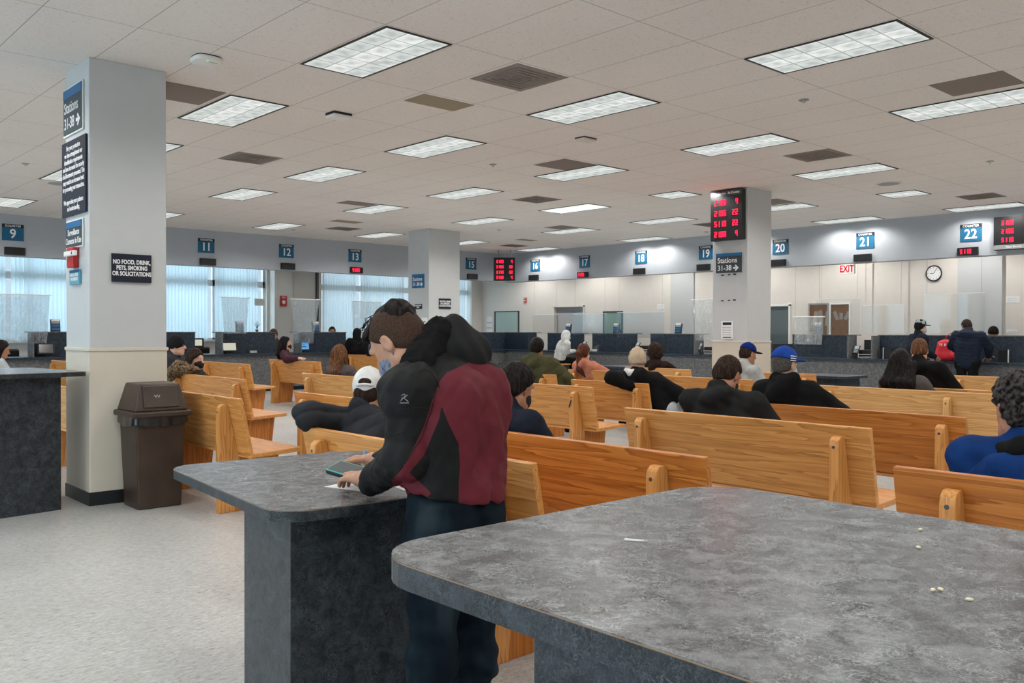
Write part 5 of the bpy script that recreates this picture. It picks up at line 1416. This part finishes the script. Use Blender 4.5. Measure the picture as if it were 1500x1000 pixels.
p = person('man with thick black hair and a navy coat beside the stooping man', (3.22, 3.52, 0), (3.25, 3.50, .56), at(757, 566, 4.78), -5, d3(.62, .62, -.38), NAVY, BLKC, SK2, short(HBLK, th=.014, curl=.004, low=-.070), h=.008, bulk=1.10, seed=5, mask=MB_, eye=True, hood=.95)
p = person('person in an olive puffer coat with a high collar and black hair', (8.2, 8.10, 0), (8.22, 8.12, .53), at(787, 509, 11.55), 12, d3(.38, .92, -.15), OLV, BLKC, SK2, short(HBLK, th=.016), h=.012, bulk=1.28, puff=(.12, .012), seed=6, mask=MB_, hood=.8)
def ponytail(H, F, sc, L, nk, sp, Rt, fwd):
    s = hair_short(H, F, sc, .012, -.06, .052, 2); a = L(0, -.10, .03); b = nk-fwd*.13-sp*.05
    s.cap(a, L(0, -.14, -.02), .030, .036, .02); s.cap(L(0, -.14, -.02), b, .038, .040, .03); s.cap(b, b-sp*.13, .040, .018, .03); w = waves(.006, 70, 3); s.disp = lambda P: w(P*np.array([1, 1, .3])); return [('hair', s, HAUB)]
p = person('woman with an auburn ponytail and salmon hooded coat', (9.5, 8.48, 0), (9.52, 8.48, .53), at(855, 516, 12.75), -8, d3(.55, .80, -.05), SAL, BLKC, SK3, ponytail, h=.012, bulk=1.10, seed=7, mask=plain('white_mask', (.6, .6, .6), .8), hood=1.0)
s = SD(); bm = None
def beanie(root, H, F, org, mat, h, rib=.004, pom=False, ht=.125, low=-.02):
    s = SD(); L = lambda x, y, z: H+F.T@np.array([x, y, z]); s.ell(L(0, -.015, .02), [.092, .112, ht], F); s.plane(L(0, .02, low), F.T@np.array([0, .16, -1]), .012); s.cap(L(-.0, -.015, low+.02), L(0, .0, low+.02), .075, None, .02)
    ax = F[0]; s.disp = lambda P: rib*np.abs(np.sin(((P-H)@F[0])*95+((P-H)@F[2])*25))
    return sd_obj('knit_hat', s, h, mat, root, org)
p = person('person in a beige knit hat and bulky black coat, arm over the bench back', (7.5, 6.02, 0), (7.52, 5.92, .54), at(934, 528, 9.52), 5, d3(.25, .95, -.1), BLKC, LJN, SK3, None, h=.010, bulk=1.22, seed=8, hood=1.05,
    arms=((('w', *at(897, 553, 9.25)), ('w', *at(925, 566, 9.35))), ((.30, .12, .10), (.18, .38, .06))))
beanie(p['root'], p['H'], p['F'], p['org'], BEI, .007, .006)
s = SD(); nk, sp, Rt, fwd = p['nk'], p['sp'], p['Rt'], p['fwd']
for q in (-1, 1): s.cap(nk+Rt*q*.10-fwd*.01+sp*.035, nk-fwd*.095+sp*.045, .036, .042, .02)
s.disp = waves(.005, 90, 2); sd_obj('scarf', s, .010, WHT, p['root'], p['org'])
p = person('person with dark curly hair and a dark brown coat behind the beige knit hat', (10.85, 8.32, 0), (10.88, 8.35, .53), at(960, 517, 13.5), -5, d3(.1, .98, -.1), BRC, BLKC, SK2, short(HDBR, th=.040, curl=.012, low=-.12), h=.012, bulk=1.10, seed=9, hood=.9)
p = person('bowed person in a black hoodie with short dark hair on the large middle bench', (4.83, 3.15, 0), (4.84, 3.20, .57), at(1066, 549, 5.72), 14, d3(.62, .55, -.55), DGR if False else col_('faded_black_cloth', (.0155, .0155, .016)), BLKC, SK2, short(HDBR, th=.006), h=.008, bulk=1.20, seed=10, hood=.85, shw=.20, mask=MB_,
    arms=(((-.25, .08, .12), (-.10, .36, .02)), ((.25, .08, .12), (.10, .36, .02))))
p = person('person in a grey hoodie and deep blue cap behind the bowed person', (8.9, 5.80, 0), (8.95, 5.72, .54), at(1096, 518, 10.35), -20, d3(.86, .42, -.22), GRY, BLKC, SK2, short(HDBR, th=.006), h=.010, bulk=1.12, seed=11, hood=1.0)
cap_obj(p['root'], p['H'], p['F'], p['org'], CAPD, 1.0, .008, bmat=BLKC)
p = person('man in a bright blue cap, black hooded jacket and pale mask', (6.05, 3.32, 0), (6.08, 3.28, .56), at(1150, 534, 6.60), 12, d3(.82, .55, -.10), BLKC, BLKC, SK3, short(HSGR, th=.002, low=-.040), h=.008, bulk=1.16, seed=12, hood=1.0, mask=MW, eye=True)
cap_obj(p['root'], p['H'], p['F'], p['org'], CAPB, 1.03, .006)
m = MB(); Lq = p['L']
for k in range(3):
    for x0, x1 in ((-.045, -.012), (-.004, .012)) if k == 0 else ((-.045, .012),):
        m.tube([tuple(Lq(.0895-.0*k-.9*abs(y+.012)**2*8, y, .052-.016*k+.012)-p['org']) for y in np.linspace(x0, x1, 5)], .0035, 5)
m.build('cap_badge', PAPER, p['root'])
p = person('person with long straight black hair spread over the bench back', (8.75, 3.90, 0), (8.78, 3.82, .54), at(1318, 531, 8.75), -5, d3(.0, 1, -.15), DOL if False else GJK, BLKC, SK2, longhair(HBLK, .30, .135, 5), h=.009, bulk=1.15, seed=13)
p = person('man with short brown hair and a black jacket beyond the long black hair', (9.52, 3.92, 0), (9.55, 3.85, .53), at(1347, 513, 9.30), -5, d3(.42, .82, -.28), BLKC, BLKC, SK3, short(HBRN, th=.005), h=.010, bulk=1.16, seed=14, hood=.85)
p = person('man with curly grizzled hair and a royal blue jacket at the right edge', (3.58, 1.18, 0), (3.60, 1.10, .57), at(1493, 597, 3.36), 6, d3(.0, .98, -.18), BLU, BLKC, skin('ruddy_skin', (.42, .21, .14)), short(HGRY, th=.015, curl=.009, low=-.075), h=.007, bulk=1.22, seed=15, shw=.195)
s = SD(); nk, sp, Rt, fwd = p['nk'], p['sp'], p['Rt'], p['fwd']
for q in (-1, 1): s.cap(nk+Rt*q*.10-fwd*.01-sp*.03, nk-fwd*.085-sp*.02, .040, .048, .03)
s.disp = waves(.005, 70, 2); sd_obj('dark_collar', s, .008, BLKC, p['root'], p['org'])
s = SD(); s.ell(nk-fwd*.11-sp*.12, [.19, .055, .10], np.stack([Rt, fwd, sp]), .03)
for q in (-1, 1): s.cap(nk+Rt*q*.13-fwd*.01-sp*.055, nk+Rt*q*.08-fwd*.12-sp*.09, .030, .04, .03)
s.disp = waves(.008, 45, 6); sd_obj('folded_hood', s, .008, BLU, p['root'], p['org'])

p = person('woman with long brown hair and a grey quilted jacket', (6.0, 9.62, 0), (6.02, 9.62, .54), at(497, 520, 11.05), 5, d3(-.1, .98, -.05), GJK, BLKC, SK3, longhair(HBRN, .26, .075, 8), h=.010, bulk=1.10, puff=(.07, .008), seed=16, hood=.95)
p = person('woman with long black hair and a maroon jacket resting an arm on a bench', (8.3, 15.2, 0), (8.3, 15.25, .53), at(418, 503, 16.7), -30, d3(.88, .42, -.05), MAR, BLKC, SK3, longhair(HBLK, .26, .07, 9), h=.012, bulk=1.10, puff=(.07, .008), seed=17, mask=MB_, shw=.17,
    arms=(((-.27, .10, .16), (-.12, .33, .10)), (('w', *at(420, 526, 16.2)), ('w', *at(437, 525, 16.0)))))
p = person('woman with long brown hair, black mask and fur-trimmed olive coat looking to the right', (4.55, 10.55, 0), (4.55, 10.55, .55), at(286, 526, 10.75), -35, d3(.92, -.30, -.08), DOL, BLKC, SK3, longhair(HDBR, .24, .075, 10, front=.075), h=.009, bulk=1.12, seed=18, mask=MB_, eye=True)
s = SD(); nk, sp, Rt, fwd = p['nk'], p['sp'], p['Rt'], p['fwd']
s.cap(at(253, 549, 10.7), at(262, 538, 10.55), .085, .08, .04); s.cap(at(262, 538, 10.55), at(278, 540, 10.5), .075, .055, .04)
f1, f2 = waves(.018, 80, 3, 8), waves(.010, 190, 4, 8); s.disp = lambda P: f1(P)+f2(P); sd_obj('fur_trim', s, .009, FUR, p['root'], p['org'])
p = person('man in a black knit hat and dark coat in profile beside the near column', (4.62, 11.55, 0), (4.62, 11.55, .55), at(259, 506, 11.7), -40, d3(.98, .1, -.02), DOL if False else DGR, BLKC, SK3, None, h=.010, bulk=1.14, seed=19, eye=True)
beanie(p['root'], p['H'], p['F'], p['org'], BKN, .009, .003, ht=.120)
p = person('person with dark hair at the left edge, partly cut by the picture border', (3.2, 14.25, 0), (3.2, 14.25, .55), at(2, 512, 12.7), 0, d3(.7, .6, -.25), LJN, BLKC, SK2, longhair(HBLK, .22, .06, 11), h=.012, seed=20)
p = person('masked person with dark hair whose face shows behind the stooping man\u2019s hood', (6.5, 7.55, 0), (6.52, 7.55, .55), at(706, 527, 9.95), -20, d3(.85, .35, -.1), BLKC, BLKC, SK3, short(HBLK, th=.014), h=.010, seed=21, mask=MB_, eye=True)

# at the counters
p = person('person in a white hoodie with the hood up, seated at counter 17', (15.80, 15.60, 0), (15.80, 15.60, .64), at(830, 491, 21.75), -15, d3(.75, .55, -.12), WHT, BLKC, SK2, None, h=.012, seed=22, shw=.16, mask=MW, shoes=WHT,
    arms=(((-.25, .10, .20), (-.10, .40, .22)), ((.25, .10, .20), (.10, .40, .22))))
s = SD(); s.ell(p['L'](0, -.02, .01), np.array([.098, .118, .125]), p['F']); s.cap(p['L'](0, -.05, -.05), p['nk'], .09, .10, .04); s.ell(p['L'](0, .10, -.01), np.array([.062, .08, .10]), p['F'], .02, 's')
sd_obj('hood', s, .012, WHT, p['root'], p['org'])
p = person('person in a black hooded coat bent over counter 13', (11.35, 17.78, 0), (11.36, 17.75, .64), at(523, 489, 20.8), 90, d3(-.1, .95, -.5), BLKC, BLKC, SK2, None, h=.012, bulk=1.22, seed=23, shw=.20,
    arms=(((-.28, .18, .16), (-.12, .42, .22)), ((.28, .18, .16), (.12, .42, .22))))
s = SD(); s.ell(p['L'](0, -.025, .01), np.array([.098, .118, .125]), p['F']); s.cap(p['L'](0, -.05, -.05), p['nk'], .09, .10, .04); sd_obj('hood', s, .012, BLKC, p['root'], p['org'])
p = person('man in a grey-green cap and dark jacket standing at counter 21, facing right', (15.93, 6.85, 0), (15.95, 6.85, .88), at(1349, 478, 15.75), -35, d3(.92, .25, -.12), NAVY, BLKC, SK3, short(HBLK, th=.012, low=-.09), h=.012, bulk=1.12, seed=24, seated=False, mask=MW)
cap_obj(p['root'], p['H'], p['F'], p['org'], CAPG, 1.0, .009)
p = person('man in a navy quilted puffer bent over the counter below counter sign 22', (15.92, 5.98, 0), (15.93, 5.98, .86), at(1416, 478, 15.15), 0, d3(.1, .75, -.65), col_('navy_puffer', (.012, .018, .034), rough=.5), BLKC, SK2, short(HDBR, th=.005), h=.010, bulk=1.20, puff=(.062, .010), seed=25, seated=False, hood=1.1, shw=.20,
    arms=(((-.30, .12, .26), (-.20, .40, .10)), ((.30, .12, .26), (.20, .40, .10))))
p = person('clerk with dark hair bending behind the partition below counter sign 22', (17.2, 5.75, 0), (17.2, 5.75, .80), at(1455, 488, 16.0), 180, d3(-.3, -.5, -.8), BLKC, BLKC, SK2, short(HBLK, th=.014, low=-.10), h=.012, seed=26, seated=False, arms=(((-.27, .14, .12), (-.14, .36, .14)), ((.27, .14, .12), (.14, .36, .14))))
p = person('clerk whose dark hair shows above the partition under counter sign 12', (12.0, 19.6, 0), (12.0, 19.6, .50), (11.72, 19.55, 1.32), 270, d3(.2, -.9, -.1), GJK, BLKC, SK2, short(HDBR, th=.012), h=.014, seed=27)
p = person('clerk in grey with a headset in the gap between two partitions by counter 12', (9.98, 19.3, 0), (9.98, 19.3, .50), (9.98, 19.28, 1.26), 270, d3(-.3, -.9, -.2), GJK, BLKC, SK3, short(HBRN, th=.01), h=.014, seed=28)
p = person('clerk with dark hair behind the partition under counter sign 18', (17.75, 15.35, 0), (17.75, 15.35, .50), (17.7, 15.32, 1.30), 180, d3(-.2, -.9, -.2), BLKC, BLKC, SK2, short(HBLK, th=.014), h=.014, seed=29)
# ------------------------------------------------------------------ things on the counters
SCRB = emis('blue_screen', (.13, .38, .75), 1.1); SCRW = emis('bright_screen', (.75, .74, .62), .9); SCRD = plain('unlit_screen', (.012, .016, .022), .15, .6)
def tablet(label, x, y, rz, scr, w=.30, h=.21):
    t = thing('counter_tablet', label, 'tablet', (x, y, .84), rz)
    MB().box(-.07, .07, -.05, .06, 0, .012).box(-.02, .02, .0, .02, .01, .10).build('stand', BLACK, t)
    a = MB().box(-w/2, w/2, -.008, .008, -h/2, h/2).build('case', BLACK, t, bevel=.004); a.location = (0, 0, .05+h/2); a.rotation_euler = (math.radians(-12), 0, 0)
    b = MB().box(-w/2+.025, w/2-.025, -.0105, -.008, -h/2+.025, h/2-.025).build('screen', scr, a)
    if scr is SCRB: MB().box(-.06, .06, -.0115, -.010, -.03, -.01).box(-.03, .03, -.0115, -.010, .02, .03).build('screen_text', BLUES, a)
tablet('unlit tablet on the counter below counter sign 9', 4.85, 18.43, 0, SCRD)
tablet('tablet with a bright mottled screen below counter sign 11', 8.50, 18.43, 0, SCRW, .34, .21)
tablet('blue-lit tablet on the counter under counter sign 12', 10.30, 18.43, 0, SCRB)
tablet('blue-lit tablet on the counter beside the person in black', 12.05, 18.43, 0, SCRB)
tablet('blue-lit tablet just right of the stooping man\u2019s hood', 15.05, 18.43, 0, SCRB)
t = thing('counter_monitor', 'bright monitor edge in the gap right of the black knit hat', 'monitor', (7.92, 18.7, .84))
MB().box(-.12, .12, -.01, .03, .12, .34).box(-.02, .02, .0, .02, 0, .14).box(-.1, .1, -.05, .06, 0, .012).build('body', BLACK, t); MB().box(-.09, .08, -.013, -.009, .18, .31).build('screen', SCRW, t)
def card_stand(label, x, y, rz, clear=True):
    t = thing('card_stand', label, 'card stand', (x, y, .84), rz)
    MB().box(-.08, .08, .02, .026, 0, .20).box(-.10, .10, -.05, .03, 0, .012).box(-.10, .10, -.05, -.045, 0, .07).build('holder', ACRY, t); MB().box(-.08, .08, -.042, -.036, .012, .062).build('card', PAPER, t)
card_stand('clear acrylic card stand below counter sign 11', 9.05, 18.45, 0)
card_stand('clear acrylic card stand glowing blue beside the white hoodie', 16.55, 16.0, -PI/2)
card_stand('white cards in a low stand under counter sign 18', 16.55, 15.05, -PI/2)
card_stand('white cards in a low stand left of the column with the number board', 16.55, 13.05, -PI/2)
card_stand('white card stand at the right edge of the long counter', 16.55, 5.05, -PI/2)
def brochure(label, loc, rz):
    t = thing('brochure_stand', label, 'brochure stand', loc, rz)
    a = MB().box(-.085, .085, 0, .05, 0, .24).build('rack', plain('dark_slate_plastic', (.035, .045, .075), .5), t); a.rotation_euler = (math.radians(-8), 0, 0)
    MB().box(-.075, .075, -.006, .0, .20, .245).build('top_leaflet', PAPER, a)
    for z in (.03, .09, .15): MB().box(-.072, .072, -.004, .001, z, z+.045).build('leaflet', MIDG if z > .1 else LBLUE, a); MB().box(-.08, .08, -.012, -.003, z-.012, z+.006).build('pocket', DARKG, a)
for lb, x in (('brochure stand on the partition peeping left of the near column', 5.08), ('brochure stand on the partition below counter sign 11', 8.85), ('brochure stand on the partition by the dark strip near counter 12', 10.75)): brochure(lb, (x, CL+.36, 1.318), 0)
for lb, v in (('brochure stand left of the white hoodie', 16.25), ('brochure stand on the partition under counter sign 18', 14.6), ('brochure stand on the partition left of the column with the number board', 12.7), ('brochure stand before the bulletin board', 9.2)): brochure(lb, (CR+.36, v, 1.303), -PI/2)
def terminal(label, x, y, rz):
    t = thing('card_terminal', label, 'card terminal', (x, y, .84), rz)
    MB().cyl((0, 0, 0), (0, 0, .10), .02).box(-.05, .05, -.05, .05, 0, .012).build('post', BLACK, t)
    a = MB().box(-.055, .055, -.015, .015, -.09, .09).build('body', DARKG, t, bevel=.006); a.location = (0, -.01, .17); a.rotation_euler = (math.radians(-35), 0, 0)
    MB().box(-.042, .042, -.018, -.014, .01, .08).build('screen', emis('pale_terminal_screen', (.6, .75, .75), .7), a); MB().box(-.04, .04, -.018, -.014, -.075, -.005).build('keypad', MIDG, a)
terminal('card terminal with a pale screen at the right end of the partition of counter 21', 16.62, 8.28, -PI/2)
terminal('card terminal by the partition of counter 18', 16.62, 13.75, -PI/2)
terminal('card terminal just left of the column with the number board', 16.62, 11.95, -PI/2)
terminal('card terminal behind the auburn ponytail', 16.62, 15.5, -PI/2)
def printer(label, x, y, rz):
    t = thing('printer', label, 'printer', (x, y, .84), rz)
    MB().box(-.20, .20, -.16, .18, .02, .17).build('body', BLACK, t, bevel=.012); MB().box(-.17, .17, -.22, -.10, .075, .085).build('paper', PAPER, t); MB().box(-.19, .19, -.18, -.15, .02, .05).build('tray', MIDG, t)
printer('black printer with white paper between the partitions of counters 21 and 22', 16.85, 8.08, -PI/2)
printer('black printer left of the column with the number board', 16.85, 11.7, -PI/2)
printer('pale printer between the partitions of counters 18 and 19', 16.85, 13.65, -PI/2)
def monitor(label, x, y, z, rz, w=.5, h=.30):
    t = thing('clerk_monitor', label, 'monitor', (x, y, z), rz)
    MB().box(-w/2, w/2, 0, .04, .10, .10+h).build('case', BLACK, t, bevel=.006); MB().box(-.03, .03, .02, .05, 0, .14).box(-.12, .12, -.05, .10, 0, .012).build('stand', BLACK, t)
    MB().box(-w/2+.02, w/2-.02, .04, .043, .12, .08+h).build('screen', SCRD, t)
monitor('black clerk monitor in the gap below counter 21', 17.1, 8.12, .84, -PI/2 + .3, .45, .26)
monitor('tilted black monitor behind the blue cap', 16.9, 10.05, .80, -PI/2, .5, .2)
t = thing('payment_display', 'black display with a white edge between the partitions of counters 21 and 22', 'display', (16.62, 7.72, .84), -PI/2)
MB().box(-.03, .12, 0, .02, 0, .21).build('panel', BLACK, t); MB().box(-.045, -.03, 0, .025, 0, .22).build('white_edge', WHITE, t)
t = thing('payment_display', 'black display with a white edge right of the navy puffer', 'display', (16.60, 5.6, .84), -PI/2)
MB().box(-.12, .03, 0, .02, 0, .21).build('panel', BLACK, t); MB().box(.03, .042, 0, .025, 0, .22).build('white_edge', WHITE, t)
# red shopping bag
t = thing('shopping_bag', 'red shopping bag with small white letters on the counter beside the navy puffer', 'bag', (16.52, 6.57, .84), -PI/2)
s = SD(); s.ell((16.52, 6.57, 1.02), (.075, .17, .21), None); s.cap((16.52, 6.57-.10, .93), (16.52, 6.57+.10, .93), .07, None, .06); s.cap((16.52, 6.47, 1.15), (16.52, 6.67, 1.15), .035, None, .06); s.plane((0, 0, .845), (0, 0, -1), .01); s.disp = waves(.006, 40, 3)
V_, Q_ = nets(s, .012); loc = np.array([16.52, 6.57, .84]); V_ = V_-loc; V_ = np.stack([-V_[:, 1], V_[:, 0], V_[:, 2]], 1)
mesh_obj('sack', V_, Q_, plain('red_bag_fabric', (.62, .025, .04), .5, .4), t, np.zeros(3))
MB().tube([(-.02, 0, .34), (.02, -.02, .44), (.09, -.02, .50), (.14, 0, .42), (.15, 0, .34)], .010, 6).build('handle', plain('red_bag_fabric', (.62, .025, .04)), t, smooth=True)
text('lettering', 'TE  D', .055, TXT, t, (-.02, -.082, .29), (PI/2, 0, 0), .002)
# chairs behind the counters
for x, y, lb in ((8.25, 19.4, 'black office chair back behind the counter right of the masked woman'), (7.95, 19.2, 'low black chair back behind the counter below counter sign 11'), (4.35, 19.2, 'dark chair back behind the counter at the left edge')):
    t = thing('office_chair', lb, 'chair', (x, y, 0)); MB().box(-.23, .23, -.04, .04, .55, .98).build('backrest', BLACK, t, bevel=.04); MB().box(-.24, .24, -.05, .43, .44, .52).build('seat', BLACK, t, bevel=.02); MB().cyl((0, .2, .05), (0, .2, .44), .03).build('post', DARKG, t); MB().cyl((0, .2, 0), (0, .2, .05), .25, .05).build('foot', DARKG, t)
for x, y, lb in ((6.95, 20.2, 'dark potted leaf plant behind the counter beside the near column'), (9.3, 18.75, 'small spiky plant on the partition right of the brochure stand')):
    z0 = 1.32 if y < 19 else .9
    t = thing('potted_plant', lb, 'plant', (x, y, z0)); MB().cyl((0, 0, 0), (0, 0, .10), .05, .07).build('pot', DARKG, t); m = MB()
    for k in range(9):
        a = k*2.4; r = .10+.05*(k % 3); m.tube([(0, 0, .1), (r*.4*math.cos(a), r*.4*math.sin(a), .28+.04*(k % 4)), (r*math.cos(a), r*math.sin(a), .30+.06*(k % 4))], .007, 5)
    m.build('leaves', plain('dark_leaf', (.012, .03, .012), .5), t)
    if y < 19: t.scale = (.5, .5, .5)
    else: MB().box(-.2, .2, -.2, .2, -.9, 0).build('plinth', MIDG, t)

# ------------------------------------------------------------------ light
def spot(x, y, z, energy, ang=155, col=(1, .965, .92)):
    l = bpy.data.lights.new('fluorescent_tube', 'SPOT'); l.energy = energy; l.spot_size = math.radians(ang); l.spot_blend = .55; l.shadow_soft_size = 0.0; l.color = col
    o = bpy.data.objects.new('fluorescent_tube', l); COL.objects.link(o); o.location = (x, y, z)
E_T = 36
for i in range(-4, 6):
    for j in range(-4, 6):
        x, y = U0+DS*i, vrow(j) if j == 5 else V0+DS*j
        for q in (-.3, .3): spot(x, y+q, CEIL-.012, E_T*(1+.075*max(0, i+j-1))*(.72 if i == 5 else 1))
for y in (18.9, 16.5, 14.0, 11.6, 9.2, 6.8, 4.4): spot(17.35, y, CEIL-.02, 105)
for x in (3, 5.5, 8, 10.5, 13, 15.5): spot(x, 19.9, CEIL-.02, 24)
def area(name, loc, rot, sx, sy, e, col):
    l = bpy.data.lights.new(name, 'AREA'); l.shape = 'RECTANGLE'; l.size = sx; l.size_y = sy; l.energy = e; l.color = col
    o = bpy.data.objects.new(name, l); COL.objects.link(o); o.location = loc; o.rotation_euler = rot
# daylight: through the blinds behind counters 9 to 15, and through the glazed street wall
area('daylight_left', (6.0, 22.9, 2.3), (-PI/2, 0, 0), 10.5, 2.6, 470, (.72, .90, 1))
area('daylight_corner', (15.3, 22.9, 2.3), (-PI/2, 0, 0), 6.0, 2.6, 190, (.85, .95, 1))
area('daylight_street', (-6.6, 7, 1.9), (0, -PI/2, 0), 2.4, 24, 2050, (.72, .88, 1))
w = bpy.data.worlds.new('overcast_sky'); scene.world = w; w.use_nodes = True
bg = w.node_tree.nodes['Background']; bg.inputs[0].default_value = (.72, .88, 1, 1); bg.inputs[1].default_value = 1.0

scene.view_settings.view_transform = 'Standard'; scene.view_settings.look = 'None'; scene.view_settings.gamma = 1.0; scene.view_settings.use_curve_mapping = False
scene.view_settings.exposure = -0.18
scene.cycles.use_denoising = True
scene.cycles.max_bounces = 8; scene.cycles.diffuse_bounces = 4; scene.cycles.transparent_max_bounces = 16
